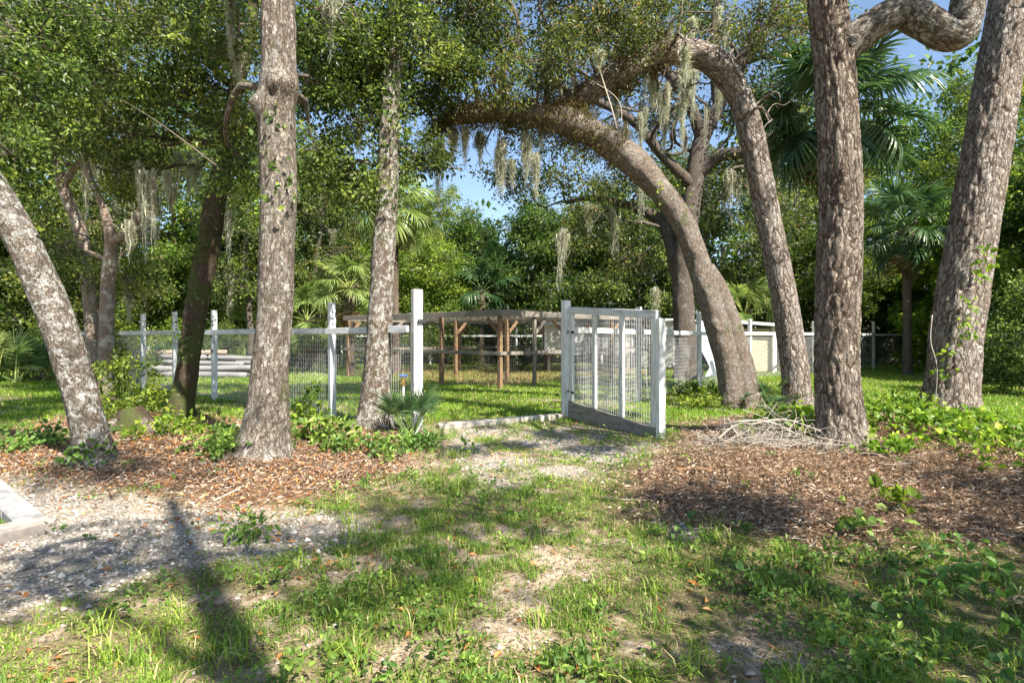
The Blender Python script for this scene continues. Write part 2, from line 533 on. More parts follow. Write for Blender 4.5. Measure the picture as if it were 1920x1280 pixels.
def bark_mat(name, plate, plate2, crack, lichen=0.3, moss=0.1, cell=18.0, stretch=0.3, bump=0.6, lich_col=(0.52, 0.52, 0.46), lsc=3.5, blocky=0.0, cw=0.26):
    k = NT(name)
    v = k.attr("bco").outputs["Vector"]
    w = k.n("ShaderNodeVectorMath", operation='ADD')
    nz = k.n("ShaderNodeTexNoise"); k.l(v, nz.inputs["Vector"]); nz.inputs["Scale"].default_value = 11.0; nz.inputs["Detail"].default_value = 4.0
    sc_ = k.n("ShaderNodeVectorMath", operation='SCALE'); k.l(nz.outputs[1], sc_.inputs[0]); sc_.inputs[3].default_value = 0.10
    k.l(v, w.inputs[0]); k.l(sc_.outputs[0], w.inputs[1])
    vs = k.map(w.outputs[0], (1, 1, stretch))
    r1 = k.math('ABSOLUTE', k.math('MULTIPLY_ADD', k.noise(vs, cell, 5, 0.62, 0.3), 9.0, -4.5))
    r2 = k.math('ABSOLUTE', k.math('MULTIPLY_ADD', k.noise(k.map(w.outputs[0], (1, 1, stretch * 1.7)), cell * 2.1, 4, 0.6), 9.0, -4.5))
    rid = k.math('MINIMUM', r1, k.math('MULTIPLY_ADD', r2, 0.9, 0.12))
    if blocky:
        edge = k.vor(vs, cell * 0.8, 'DISTANCE_TO_EDGE')
        rid = k.math('MINIMUM', rid, k.math('MULTIPLY_ADD', edge, 2.4, 0.25 - 0.25 * blocky))
    cr = k.ramp(rid, 0.0, cw)
    fine = k.noise(v, 75, 5, 0.72)
    med = k.noise(v, 14, 4, 0.65)
    big = k.noise(v, 2.2, 3)
    col = k.mix(k.ramp(med, 0.35, 0.65), plate2, plate)
    col = k.mix(k.ramp(fine, 0.3, 0.75), k.mix(0.55, col, (0.6, 0.6, 0.6), 'MULTIPLY'), col)
    col = k.mix(k.ramp(big, 0.35, 0.7), k.mix(0.5, col, (0.75, 0.62, 0.52), 'MULTIPLY'), col)
    col = k.mix(cr, crack, col)
    if moss:
        mn = k.noise(v, 2.7, 5, 0.65)
        col = k.mix(k.math('MULTIPLY', k.ramp(mn, 0.62 - 0.35 * moss, 0.74 - 0.3 * moss), 0.8), col, k.mix(fine, (0.035, 0.055, 0.014), (0.12, 0.14, 0.045)))
    if lichen:
        ln = k.noise(v, lsc, 8, 0.78, 0.3)
        lf = k.ramp(ln, 0.70 - 0.32 * lichen, 0.73 - 0.31 * lichen)
        col = k.mix(k.math('MULTIPLY', lf, k.math('MULTIPLY_ADD', cr, 0.6, 0.3)), col, k.mix(fine, tuple(c * 0.55 for c in lich_col), lich_col))
    h = k.math('ADD', k.math('MULTIPLY', k.ramp(rid, 0.0, 0.7), 0.9), k.math('MULTIPLY', fine, 0.3))
    k.pbr(col, 0.92, 0.12, k.bump(h, bump * 0.7, 0.02 + 0.02 * blocky))
    return k.m

def paint_mat(name, col, grime, grime_amt=0.5, rough=0.6):
    k = NT(name)
    v = k.attr("bco").outputs["Vector"]
    g = k.noise(k.map(v, (1.2, 8, 8)), 3.0, 5, 0.65)
    f = k.noise(v, 45, 3, 0.6)
    c = k.mix(k.math('MULTIPLY', k.ramp(g, 0.42, 0.72), grime_amt), col, grime)
    c = k.mix(k.ramp(f, 0.62, 0.8), c, k.mix(0.35, c, grime))
    k.pbr(c, rough, 0.3, k.bump(k.noise(k.map(v, (2, 30, 30)), 6, 3), 0.12, 0.01))
    return k.m

def wood_mat(name, a, b, rough=0.85):
    k = NT(name)
    v = k.attr("bco").outputs["Vector"]
    g = k.noise(k.map(v, (1.5, 22, 22)), 3.0, 4, 0.6, 0.5)
    n = k.noise(v, 2.5, 3)
    c = k.mix(g, a, b)
    c = k.mix(k.ramp(n, 0.35, 0.75), c, k.mix(0.5, c, (0.55, 0.55, 0.55), 'MULTIPLY'))
    k.pbr(c, rough, 0.2, k.bump(g, 0.3, 0.01))
    return k.m

def plain_mat(name, a, b, sc=20, rough=0.8, spec=0.2, metal=0.0, bump=0.2):
    k = NT(name)
    v = k.attr("bco").outputs["Vector"]
    n = k.noise(v, sc, 5, 0.65)
    k.pbr(k.mix(k.ramp(n, 0.3, 0.7), a, b), rough, spec, k.bump(n, bump, 0.01), metal=metal)
    return k.m

def tint_mat(name, stops, rough=0.8, spec=0.2, trans=0.0):
    """colour picked per piece from its random value"""
    k = NT(name)
    a = k.attr("tint")
    sep = k.n("ShaderNodeSeparateColor"); k.l(a.outputs["Color"], sep.inputs[0])
    rp = k.n("ShaderNodeValToRGB")
    rp.color_ramp.interpolation = 'LINEAR'
    els = rp.color_ramp.elements
    while len(els) < len(stops): els.new(0.5)
    for e, (p, c) in zip(els, stops):
        e.position = p; e.color = tuple(c) + (1,)
    k.l(sep.outputs[0], rp.inputs[0])
    hs = k.n("ShaderNodeHueSaturation")
    k.l(rp.outputs[0], hs.inputs["Color"]); k.val(k.math('MULTIPLY_ADD', sep.outputs[1], 0.7, 0.65), hs.inputs["Value"])
    p = k.pbr(hs.outputs[0], rough, spec, finish=False)
    if trans:
        tr = k.n("ShaderNodeBsdfTranslucent")
        h2 = k.n("ShaderNodeHueSaturation"); h2.inputs["Value"].default_value = 1.7
        k.l(k.mix(0.4, hs.outputs[0], (0.9, 1.0, 0.4), 'MULTIPLY'), h2.inputs["Color"]); k.l(h2.outputs[0], tr.inputs[0])
        ms = k.n("ShaderNodeMixShader"); ms.inputs[0].default_value = trans
        k.l(p, ms.inputs[1]); k.l(tr.outputs[0], ms.inputs[2]); p = ms.outputs[0]
    k.l(p, k.out.inputs[0])
    return k.m

M = {}
M['oak_leaf'] = leaf_mat("oak_leaf", (0.046, 0.080, 0.020), (0.098, 0.150, 0.034), (0.24, 0.285, 0.06), 0.45)
M['oak_leaf_olive'] = leaf_mat("oak_leaf_olive", (0.045, 0.066, 0.018), (0.085, 0.115, 0.028), (0.20, 0.235, 0.05), 0.45, c3=(0.20, 0.13, 0.05), c3f=0.05)
M['bright_leaf'] = leaf_mat("bright_leaf", (0.075, 0.125, 0.018), (0.145, 0.215, 0.030), (0.31, 0.37, 0.055), 0.45)
M['dark_leaf'] = leaf_mat("dark_leaf", (0.030, 0.066, 0.015), (0.060, 0.115, 0.020), (0.17, 0.23, 0.035), 0.45)
M['vine_leaf'] = leaf_mat("vine_leaf", (0.10, 0.175, 0.016), (0.17, 0.275, 0.026), (0.32, 0.39, 0.042), 0.40, 0.5)
M['weed_leaf'] = leaf_mat("weed_leaf", (0.075, 0.150, 0.027), (0.138, 0.231, 0.043), (0.250, 0.362, 0.069), 0.32, 0.5)
M['fern'] = leaf_mat("fern", (0.085, 0.07, 0.028), (0.15, 0.12, 0.05), (0.22, 0.20, 0.075), 0.2, 0.8, 0.1, c3=(0.15, 0.10, 0.05), c3f=0.3)
M['palm'] = leaf_mat("palm", (0.035, 0.08, 0.03), (0.06, 0.12, 0.04), (0.12, 0.19, 0.06), 0.25, 0.35, 0.5)
M['palm_light'] = leaf_mat("palm_light", (0.13, 0.20, 0.055), (0.21, 0.28, 0.08), (0.34, 0.39, 0.13), 0.3, 0.4, 0.4)
M['palm_dead'] = leaf_mat("palm_dead", (0.14, 0.09, 0.045), (0.22, 0.15, 0.08), (0.34, 0.26, 0.15), 0.15, 0.8, 0.1)
M['grass'] = leaf_mat("grass", (0.125, 0.213, 0.031), (0.200, 0.312, 0.044), (0.350, 0.450, 0.075), 0.35, 0.5, 0.3, c3=(0.42, 0.36, 0.18), c3f=0.10)
M['lawn'] = leaf_mat("lawn", (0.13, 0.23, 0.025), (0.20, 0.33, 0.035), (0.31, 0.43, 0.055), 0.40, 0.5, 0.3, c3=(0.38, 0.34, 0.14), c3f=0.08)
M['thatch'] = tint_mat("thatch", [(0, (0.11, 0.075, 0.045)), (0.5, (0.23, 0.165, 0.10)), (1, (0.44, 0.36, 0.23))], 0.85, 0.15, 0.1)
M['straw'] = leaf_mat("straw", (0.25, 0.19, 0.09), (0.36, 0.28, 0.13), (0.45, 0.36, 0.18), 0.25, 0.7, 0.2)
M['moss_hang'] = leaf_mat("moss_hang", (0.33, 0.33, 0.28), (0.43, 0.42, 0.36), (0.54, 0.52, 0.45), 0.40, 0.9, 0.05)
M['bark_ridge'] = bark_mat("bark_ridge", (0.573, 0.532, 0.481), (0.389, 0.348, 0.307), (0.065, 0.046, 0.036), 0.30, 0.0, 13, 0.26, 1.1, (0.60, 0.58, 0.52), 3.5, 1.0, 0.34)
M['bark_ridge_dark'] = bark_mat("bark_ridge_dark", (0.481, 0.425, 0.364), (0.317, 0.274, 0.228), (0.050, 0.035, 0.027), 0.32, 0.03, 14, 0.24, 1.1, (0.50, 0.47, 0.38), 3.5, 1.0, 0.34)
M['bark_smooth'] = bark_mat("bark_smooth", (0.430, 0.379, 0.328), (0.276, 0.236, 0.195), (0.06, 0.045, 0.036), 0.42, 0.10, 24, 0.45, 1.1, (0.56, 0.54, 0.49), 9, 0.5, 0.32)
M['bark_lichen'] = bark_mat("bark_lichen", (0.338, 0.302, 0.256), (0.205, 0.177, 0.146), (0.05, 0.040, 0.031), 0.60, 0.18, 16, 0.5, 1.2, (0.62, 0.61, 0.57), 13.0, 0.4, 0.36)
M['bark_grey'] = bark_mat("bark_grey", (0.440, 0.399, 0.343), (0.256, 0.220, 0.179), (0.05, 0.039, 0.030), 0.42, 0.12, 15, 0.26, 1.2, (0.58, 0.56, 0.51), 7.0, 0.3, 0.36)
M['bark_mottled'] = bark_mat("bark_mottled", (0.256, 0.210, 0.169), (0.154, 0.123, 0.092), (0.04, 0.03, 0.022), 0.62, 0.25, 22, 0.5, 1.0, (0.60, 0.59, 0.54), 12.0, 0.3, 0.20)
M['bark_moss'] = bark_mat("bark_moss", (0.130, 0.100, 0.075), (0.090, 0.070, 0.050), (0.03, 0.022, 0.016), 0.32, 0.60, 20, 0.4, 0.9, (0.42, 0.43, 0.36), 6)
M['bark_dim'] = bark_mat("bark_dim", (0.185, 0.165, 0.145), (0.125, 0.108, 0.094), (0.04, 0.032, 0.026), 0.38, 0.10, 16, 0.35, 0.8, (0.34, 0.32, 0.26))
M['bark_pale'] = bark_mat("bark_pale", (0.348, 0.297, 0.246), (0.266, 0.215, 0.174), (0.10, 0.08, 0.06), 0.5, 0.08, 20, 0.5, 0.5, (0.52, 0.50, 0.44))
M['twig'] = plain_mat("twig", (0.10, 0.08, 0.06), (0.20, 0.17, 0.14), 12)
M['twig_pale'] = plain_mat("twig_pale", (0.30, 0.26, 0.21), (0.46, 0.42, 0.36), 14)
M['palm_trunk'] = bark_mat("palm_trunk", (0.220, 0.180, 0.140), (0.160, 0.130, 0.100), (0.05, 0.04, 0.03), 0.2, 0.1, 10, 2.5, 0.8)
M['petiole'] = plain_mat("petiole", (0.12, 0.16, 0.05), (0.2, 0.22, 0.08), 10, 0.5)
M['white_paint'] = paint_mat("white_paint", (0.70, 0.70, 0.67), (0.30, 0.31, 0.25), 0.75)
M['white_paint_old'] = paint_mat("white_paint_old", (0.62, 0.65, 0.66), (0.30, 0.31, 0.30), 0.7)
M['shaded_grey_board'] = paint_mat("shaded_grey_board", (0.27, 0.25, 0.22), (0.13, 0.11, 0.09), 0.9, 0.85)  # kick boards: the shade on them is put into this darker grey
M['siding'] = paint_mat("siding", (0.50, 0.51, 0.48), (0.28, 0.29, 0.26), 0.55)
M['beige_siding'] = paint_mat("beige_siding", (0.46, 0.42, 0.30), (0.26, 0.22, 0.14), 0.5)
M['brown_wood'] = wood_mat("brown_wood", (0.17, 0.105, 0.06), (0.29, 0.195, 0.115))
M['grey_wood'] = wood_mat("grey_wood", (0.17, 0.145, 0.12), (0.31, 0.28, 0.24))
M['pole_wood'] = wood_mat("pole_wood", (0.17, 0.17, 0.17), (0.36, 0.36, 0.36))
M['pole_wood_red'] = wood_mat("pole_wood_red", (0.30, 0.22, 0.16), (0.48, 0.38, 0.30))
M['dead_log'] = wood_mat("dead_log", (0.16, 0.09, 0.045), (0.30, 0.18, 0.10))
M['concrete'] = plain_mat("concrete", (0.40, 0.36, 0.29), (0.56, 0.51, 0.43), 9, 0.9)
M['paver'] = plain_mat("paver", (0.25, 0.245, 0.24), (0.40, 0.385, 0.36), 22, 0.9)
M['paver_pink'] = plain_mat("paver_pink", (0.32, 0.27, 0.23), (0.44, 0.385, 0.33), 22, 0.9)
M['wire'] = plain_mat("wire", (0.50, 0.50, 0.50), (0.66, 0.66, 0.66), 5, 0.5, 0.5, 0.4)
M['wire_dark'] = plain_mat("wire_dark", (0.10, 0.10, 0.09), (0.18, 0.17, 0.16), 5, 0.6)
M['iron'] = plain_mat("iron", (0.02, 0.02, 0.022), (0.05, 0.05, 0.05), 20, 0.5, 0.4)
M['pipe'] = plain_mat("pipe", (0.60, 0.62, 0.64), (0.72, 0.73, 0.74), 20, 0.4)
M['blue_plastic'] = plain_mat("blue_plastic", (0.05, 0.12, 0.35), (0.08, 0.16, 0.42), 20, 0.4)
M['brass'] = plain_mat("brass", (0.35, 0.23, 0.08), (0.45, 0.30, 0.12), 20, 0.4, 0.5, 0.8)
M['roof_sheet'] = paint_mat("roof_sheet", (0.55, 0.55, 0.50), (0.32, 0.31, 0.27), 0.6)
M['tarp'] = paint_mat("tarp", (0.66, 0.72, 0.76), (0.45, 0.50, 0.54), 0.4)
M['dark_soil'] = plain_mat("dark_soil", (0.02, 0.017, 0.014), (0.05, 0.04, 0.03), 8)
M['litter'] = tint_mat("litter", [(0, (0.11, 0.075, 0.05)), (0.3, (0.22, 0.15, 0.10)), (0.62, (0.34, 0.235, 0.16)), (0.85, (0.50, 0.37, 0.26)), (1, (0.62, 0.53, 0.42))], 0.75, 0.2, 0.12)
M['leaf_fall'] = tint_mat("leaf_fall", [(0, (0.20, 0.08, 0.03)), (0.5, (0.42, 0.17, 0.05)), (1, (0.52, 0.30, 0.12))], 0.6, 0.3, 0.12)
M['gravel'] = tint_mat("gravel", [(0, (0.17, 0.155, 0.135)), (0.5, (0.33, 0.30, 0.26)), (1, (0.55, 0.51, 0.45))], 0.9, 0.2)

def ground_material():
    k = NT("ground")
    z = k.attr("zone")
    sep = k.n("ShaderNodeSeparateColor"); k.l(z.outputs["Color"], sep.inputs[0])
    mul, gra, bare = sep.outputs
    z2 = k.attr("zone2")
    sep2 = k.n("ShaderNodeSeparateColor"); k.l(z2.outputs["Color"], sep2.inputs[0])
    grass, pen, wood = sep2.outputs
    co = k.n("ShaderNodeTexCoord").outputs["Object"]
    nf = k.noise(co, 55, 4, 0.7)
    nm = k.noise(co, 7, 4, 0.6)
    nl = k.noise(co, 1.6, 3)
    soil = k.mix(nf, (0.12, 0.088, 0.058), (0.30, 0.225, 0.155))
    col = k.mix(k.math('MULTIPLY', k.ramp(grass, 0.25, 0.8), 0.75), soil, k.mix(k.ramp(nf, 0.35, 0.7), (0.075, 0.075, 0.028), (0.22, 0.18, 0.09)))
    sand = k.mix(k.ramp(nf, 0.3, 0.75), (0.28, 0.22, 0.155), (0.50, 0.41, 0.31))
    sp = k.vor(co, 130, 'F1', 1); sps = k.n('ShaderNodeSeparateColor'); k.l(sp, sps.inputs[0])
    sand = k.mix(k.math('MULTIPLY', k.ramp(sps.outputs[0], 0.55, 0.95), 0.55), sand, (0.17, 0.125, 0.08))
    sand = k.mix(k.math('MULTIPLY', k.ramp(nm, 0.45, 0.7), 0.7), sand, (0.25, 0.185, 0.11))
    col = k.mix(bare, col, sand)
    vc = k.vor(co, 48, 'F1', 1)
    sv = k.n("ShaderNodeSeparateColor"); k.l(vc, sv.inputs[0])
    vd = k.vor(co, 48, 'F1', 0)
    gcol = k.mix(sv.outputs[0], (0.20, 0.18, 0.155), (0.46, 0.42, 0.36))
    gcol = k.mix(k.ramp(vd, 0.35, 0.75), gcol, (0.20, 0.175, 0.14))
    gcol = k.mix(k.ramp(nl, 0.4, 0.7), gcol, k.mix(0.5, gcol, sand))
    col = k.mix(gra, col, gcol)
    mc = k.mix(k.ramp(nf, 0.3, 0.7), (0.055, 0.032, 0.020), (0.21, 0.13, 0.08))
    mc = k.mix(k.ramp(nm, 0.45, 0.7), mc, k.mix(nf, (0.10, 0.06, 0.035), (0.30, 0.19, 0.115)))
    col = k.mix(mul, col, mc)
    pc = k.mix(nm, (0.13, 0.095, 0.05), (0.32, 0.24, 0.125))
    col = k.mix(k.math('MULTIPLY', pen, 0.8), col, pc)
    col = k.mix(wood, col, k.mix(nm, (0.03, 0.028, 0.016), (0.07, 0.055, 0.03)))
    h = k.math('ADD', k.math('MULTIPLY', nf, 0.5), k.math('MULTIPLY', k.math('SUBTRACT', 1.0, vd), gra))
    k.pbr(col, 0.95, 0.1, k.bump(h, 0.5, 0.02))
    return k.m
M['ground'] = ground_material()

# ------------------------------------------------------------------ the ground, one sheet out to the horizon
def axis_lines(lo, hi, step, far, grow=1.22):
    a = list(np.arange(lo, hi + 1e-6, step))
    s, x = step, a[-1]
    while x < far:
        s *= grow; x += s; a.append(x)
    s, x = step, a[0]
    b = []
    while x > -far:
        s *= grow; x -= s; b.append(x)
    return np.array(b[::-1] + a)
gx, gy = axis_lines(-7.5, 7.5, 0.055, 600), axis_lines(1.0, 10.5, 0.055, 600)
GX, GY = np.meshgrid(gx, gy)
nx, ny = len(gx), len(gy)
fx, fy = GX.ravel(), GY.ravel()
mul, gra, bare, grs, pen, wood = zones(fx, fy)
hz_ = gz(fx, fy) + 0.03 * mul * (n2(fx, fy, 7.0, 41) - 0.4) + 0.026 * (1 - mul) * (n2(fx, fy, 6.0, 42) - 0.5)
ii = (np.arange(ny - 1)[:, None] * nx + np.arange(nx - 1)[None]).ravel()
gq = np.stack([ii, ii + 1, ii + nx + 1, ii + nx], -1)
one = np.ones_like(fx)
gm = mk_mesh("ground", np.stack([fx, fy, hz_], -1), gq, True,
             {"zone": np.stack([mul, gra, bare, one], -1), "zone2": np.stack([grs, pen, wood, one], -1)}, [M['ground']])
tag(link("ground", gm), kind="structure")

# ------------------------------------------------------------------ trees
def moss_mesh(seed, n=70):
    rng = np.random.default_rng(seed)
    mb = MB()
    K, S = n, 7
    ln = 0.18 + 0.85 * rng.random(K) ** 1.9
    x0 = rng.normal(size=(K, 2)) * 0.035
    t = np.linspace(0, 1, S)
    P = np.zeros((K, S, 3))
    amp = rng.normal(size=(K, 2, 3)) * 0.02
    for j in range(2):
        P[:, :, j] = x0[:, j:j + 1] * (0.75 + 0.9 * t * (1 - t) - 0.62 * t) + sum(amp[:, j, h:h + 1] * np.sin((h + 1) * 4.2 * t + h * 1.7 + x0[:, :1] * 60) for h in range(3)) * t
    P[:, :, 2] = 0.05 - 0.16 * rng.random((K, 1)) - ln[:, None] * t
    ang = rng.uniform(0, math.pi, K)
    s = np.stack([np.cos(ang), np.sin(ang), np.zeros(K)], -1)[:, None]
    w = (0.004 + 0.005 * rng.random(K))[:, None, None] * (1 - 0.75 * t)[None, :, None]
    v = np.stack([P - s * w, P + s * w], 2).reshape(-1, 3)
    i = np.arange(S - 1)
    q = np.stack([2 * i, 2 * i + 1, 2 * i + 3, 2 * i + 2], -1)
    q = (np.arange(K)[:, None, None] * 2 * S + q[None]).reshape(-1, 4)
    c = np.ones((K * 2 * S, 4)) * 0.5
    c[:, 0] = np.repeat(rng.random(K), 2 * S); c[:, 1] = np.repeat(rng.random(K), 2 * S); c[:, 3] = 1
    mb.add(v, q=q, c=c)
    # curly side hairs
    H = n * 9
    k = rng.integers(0, K, H); u = rng.random(H) * 0.95
    idx = np.clip((u * (S - 1)).astype(int), 0, S - 2)
    p = P[k, idx] + (P[k, idx + 1] - P[k, idx]) * (u * (S - 1) - idx)[:, None]
    ax = rng.normal(size=(H, 3)); ax[:, 2] -= 0.9
    v, tt, c = leaves(p, ax, rng.normal(size=(H, 3)), rng.uniform(0.04, 0.09, H), 0.006, rng=rng)
    mb.add(v, t=tt, c=c)
    return mb.mesh("spanish_moss", M['moss_hang'])
MOSS = [moss_mesh(900 + i, n) for i, n in enumerate((60, 80, 45, 100))]

def add_moss(parent, origin, p, length, width=1.0, rng=RNG):
    o = link("spanish_moss", MOSS[int(rng.integers(0, 4))], parent)
    o.location = np.asarray(p) - np.asarray(origin)
    o.scale = (width, width, length)
    o.rotation_euler = (0, 0, rng.uniform(0, 6.28))
    return o

class Tree:
    def __init__(s, name, label, cat, base, bark, leaf, seed, group=None, leaf_l=0.068, leaf_w=0.040, per=56, cl_r=0.24, trans=None, parts=True):
        s.o = np.asarray(base, float); s.above = 0.16
        s.root = thing(name, label, cat, s.o, group)
        s.bark, s.leaf = bark, leaf
        s.rng = np.random.default_rng(seed)
        s.seed = seed
        s.cl, s.clr = [], []
        s.tw_p, s.tw_r = [], []
        s.paths = []
        s.leaf_l, s.leaf_w, s.per, s.cl_r = leaf_l, leaf_w, per, cl_r
        s.limb_small = MB()
    def trunk(s, P, sides=48, step=0.05, furrow=0.006, flare=0.5, flare_h=0.3, rough=0.05, bumps=(), cell=0.05, name="trunk", keep=True, label=None):
        """P rows: x y z radius"""
        R = crom(P, step)
        v, t, q, b = bark_tube(R[:, :3], np.maximum(R[:, 3], 0.004), sides, rough, furrow, s.seed, flare, flare_h, bumps, cell)
        o = MB().add(v, t=t, q=q, b=b).build(name, s.bark, s.root, s.o, True)
        if keep: s.paths.append(R)
        return R
    def roots(s, n, r, L, seed=0):
        rng = np.random.default_rng(s.seed * 7 + seed)
        R = s.paths[0]
        for i in range(n):
            a = i * 6.283 / n + rng.uniform(-.35, .35)
            l = L * rng.uniform(0.6, 1.3)
            k = np.linspace(0, 1, 6)
            x = s.o[0] + np.cos(a + 0.5 * k * rng.normal()) * (R[0, 3] * 0.55 + l * k)
            y = s.o[1] + np.sin(a + 0.5 * k * rng.normal()) * (R[0, 3] * 0.55 + l * k)
            rr = r * rng.uniform(0.7, 1.2) * (1 - 0.75 * k)
            z = gz(x, y) + np.array([0.16, 0.07, 0.025, 0.0, -0.02, -0.06]) * r / 0.07 - rr * 0.35
            Q = crom(np.column_stack([x, y, z, rr]), 0.04)
            v, t, q, b = bark_tube(Q[:, :3], Q[:, 3], 12, 0.15, 0.004, s.seed + i)
            MB().add(v, t=t, q=q, b=b).build("root", s.bark, s.root, s.o, True)
    def limb_path(s, a, b, r0, r1, arch=0.15, wig=0.07):
        rng = s.rng
        L = np.linalg.norm(b - a)
        n = max(5, int(L / 0.16))
        t = np.linspace(0, 1, n)[:, None]
        p = a + (b - a) * t
        p[:, 2] += (arch * L * 4 * t * (1 - t) * 0.5)[:, 0]
        ph = rng.uniform(0, 6.28, (3, 3)); am = rng.normal(size=(3, 3)) * wig * L
        for h in range(3):
            p += am[h] / (h + 1) * (np.sin((h + 1) * 3.1 * t * 1.7 + ph[h]) - np.sin(ph[h])) * np.minimum(1, t * 4)
        r = r0 + (r1 - r0) * t[:, 0] ** 0.7
        return np.column_stack([p, r])
    def limb(s, R, sides=12, big=True, furrow=0.003):
        v, t, q, b = bark_tube(R[:, :3], R[:, 3], sides, 0.08, furrow if big else 0, s.seed + len(s.paths))
        if big:
            MB().add(v, t=t, q=q, b=b).build("limb", s.bark, s.root, s.o, True)
        else:
            s.limb_small.add(v, t=t, q=q, b=b)
        s.paths.append(R)
    def attach(s, target, path=0, lo=0.3, hi=1.0):
        R = s.paths[path]
        n = len(R)
        seg = R[int(lo * (n - 1)):max(int(lo * (n - 1)) + 1, int(hi * (n - 1)) + 1)]
        d = np.linalg.norm(seg[:, :3] - target, axis=1) + np.maximum(0, seg[:, 2] - target[2]) * 1.2
        return seg[int(np.argmin(d))]
    def blob(s, target, r, n, path=0, lo=0.3, hi=1.0, r0=None, flat=0.75, big=True, arch=0.12, a=None):
        rng = s.rng
        target = np.asarray(target, float)
        if target[1] > 3 and target[2] > CAMH + 0.66 * target[1]:
            n = max(8, int(n * s.above)); r = r * 0.8
        A = s.attach(target, path, lo, hi) if a is None else a
        L = np.linalg.norm(target - A[:3])
        r0 = r0 or min(A[3] * 0.6, 0.018 + 0.022 * L)
        R = s.limb_path(A[:3], target, r0, 0.012, arch)
        s.limb(R, 10 if big else 6, big)
        dirs = unit(rng.normal(size=(n, 3)))
        c = target + dirs * (r * rng.random((n, 1)) ** 0.42) * [1, 1, flat]
        if c[:, 2].min() < 0.15:
            c = c[c[:, 2] > 0.15]
        n = len(c)
        seg = R[int(len(R) * 0.45):, :3]
        cand = seg[rng.integers(0, len(seg), (n, 5))]
        k = np.argmin(np.linalg.norm(cand - c[:, None], axis=2), 1)
        st = cand[np.arange(n), k]
        t = np.linspace(0, 1, 6)[None, :, None]
        P = st[:, None] + (c - st)[:, None] * t
        wv = rng.normal(size=(n, 1, 3)) * 0.13 * np.linalg.norm(c - st, axis=1)[:, None, None]
        P = P + wv * np.sin(t * math.pi) + rng.normal(size=(n, 6, 3)) * 0.018 * (t > 0)
        s.tw_p.append(P)
        s.tw_r.append(np.broadcast_to(np.linspace(1, 0.25, 6), (n, 6)) * (0.005 + 0.006 * np.linalg.norm(c - st, axis=1))[:, None])
        s.cl.append(c); s.clr.append(np.full(n, s.cl_r) * rng.uniform(0.7, 1.3, n))
        return R
    def crooked(s, n, path, lo, hi, L, r0, up=0.8, seed=0):
        rng = np.random.default_rng(s.seed + 55 + seed)
        R = s.paths[path]
        for i in range(n):
            A = R[int((lo + (hi - lo) * rng.random()) * (len(R) - 1))]
            d = unit(rng.normal(size=3) * [1, 0.8, 0.6] + [0, 0, up])
            p = A[:3].copy(); pts = [np.append(p, r0)]
            l = L * rng.uniform(0.6, 1.3)
            for k in range(9):
                d = unit(d + rng.normal(size=3) * 0.42)
                p = p + d * l / 9
                pts.append(np.append(p, r0 * (1 - 0.095 * (k + 1))))
            Q = crom(np.array(pts), 0.08)
            s.limb(Q, 8, False)
            c0 = len(s.paths) - 1
            for m in range(2):
                B = Q[int(len(Q) * rng.uniform(0.3, 0.8))]
                e = unit(rng.normal(size=3) + [0, 0, 0.3]); q = B[:3].copy(); pt = [np.append(q, B[3] * 0.7)]
                for k in range(6):
                    e = unit(e + rng.normal(size=3) * 0.5); q = q + e * l / 14
                    pt.append(np.append(q, B[3] * 0.7 * (1 - 0.14 * (k + 1))))
                s.limb(crom(np.array(pt), 0.08), 6, False)
    def vine(s, path, lo, hi, n, leaf=None, L=0.07, Wd=0.055, spread=0.10, per=14, name="vine"):
        rng = s.rng
        R = s.paths[path]
        m = len(R)
        i = rng.integers(int(lo * (m - 1)), max(int(lo * (m - 1)) + 1, int(hi * (m - 1))), n)
        d = unit(rng.normal(size=(n, 3)))
        t = unit(np.gradient(R[:, :3], axis=0))[i]
        d = unit(d - t * np.sum(d * t, 1, keepdims=True))
        c = R[i, :3] + d * (R[i, 3:4] * 1.02 + 0.03)
        dirs = np.repeat(d, per, 0)
        N = n * per
        pos = np.repeat(c, per, 0) + rng.normal(size=(N, 3)) * spread
        ax = rng.normal(size=(N, 3)) + dirs * 0.5; ax[:, 2] -= 0.5
        nr = dirs + rng.normal(size=(N, 3)) * 0.5 + [0, 0, 0.4]
        sz = rng.uniform(0.5, 1.2, N)
        v, tt, cc = leaves(pos, ax, nr, L * sz, Wd * sz, rnd=rng.random(N), crnd=np.repeat(rng.random(n), per), rng=rng)
        MB().add(v, t=tt, c=cc).build(name, leaf or s.leaf, s.root, s.o)
    def moss(s, n, lo=0.5, hi=1.6, paths=None, wmin=0.8, wmax=1.6, zmax=99, zmin=2.2):
        rng = s.rng
        pts = np.vstack([s.paths[i][len(s.paths[i]) // 4:] for i in (paths if paths is not None else range(1, len(s.paths)))])
        pts = pts[(pts[:, 2] < zmax) & (pts[:, 2] > zmin)]
        if len(pts) == 0: return
        for i in rng.integers(0, len(pts), n):
            l = rng.uniform(lo, hi)
            add_moss(s.root, s.o, pts[i, :3] - [0, 0, pts[i, 3] * 0.7], min(l, max(0.3, pts[i, 2] - 1.5)), rng.uniform(wmin, wmax), rng)
    def finish(s, crown=True):
        if s.limb_small.n:
            tag(s.limb_small.build("small_branches", s.bark, s.root, s.o, True), kind="stuff")
        if s.tw_p:
            v, q = batch_tubes(np.concatenate(s.tw_p), np.concatenate(s.tw_r), 4)
            tag(MB().add(v, q=q).build("twigs", M['twig'], s.root, s.o, True), kind="stuff")
        if s.cl and crown:
            cl = np.concatenate(s.cl)
            v, t, c = spray(cl, np.concatenate(s.clr), s.per, s.leaf_l, s.leaf_w, s.rng)
            MB().add(v, t=t, c=c).build("crown", s.leaf, s.root, s.o)
        return s.root

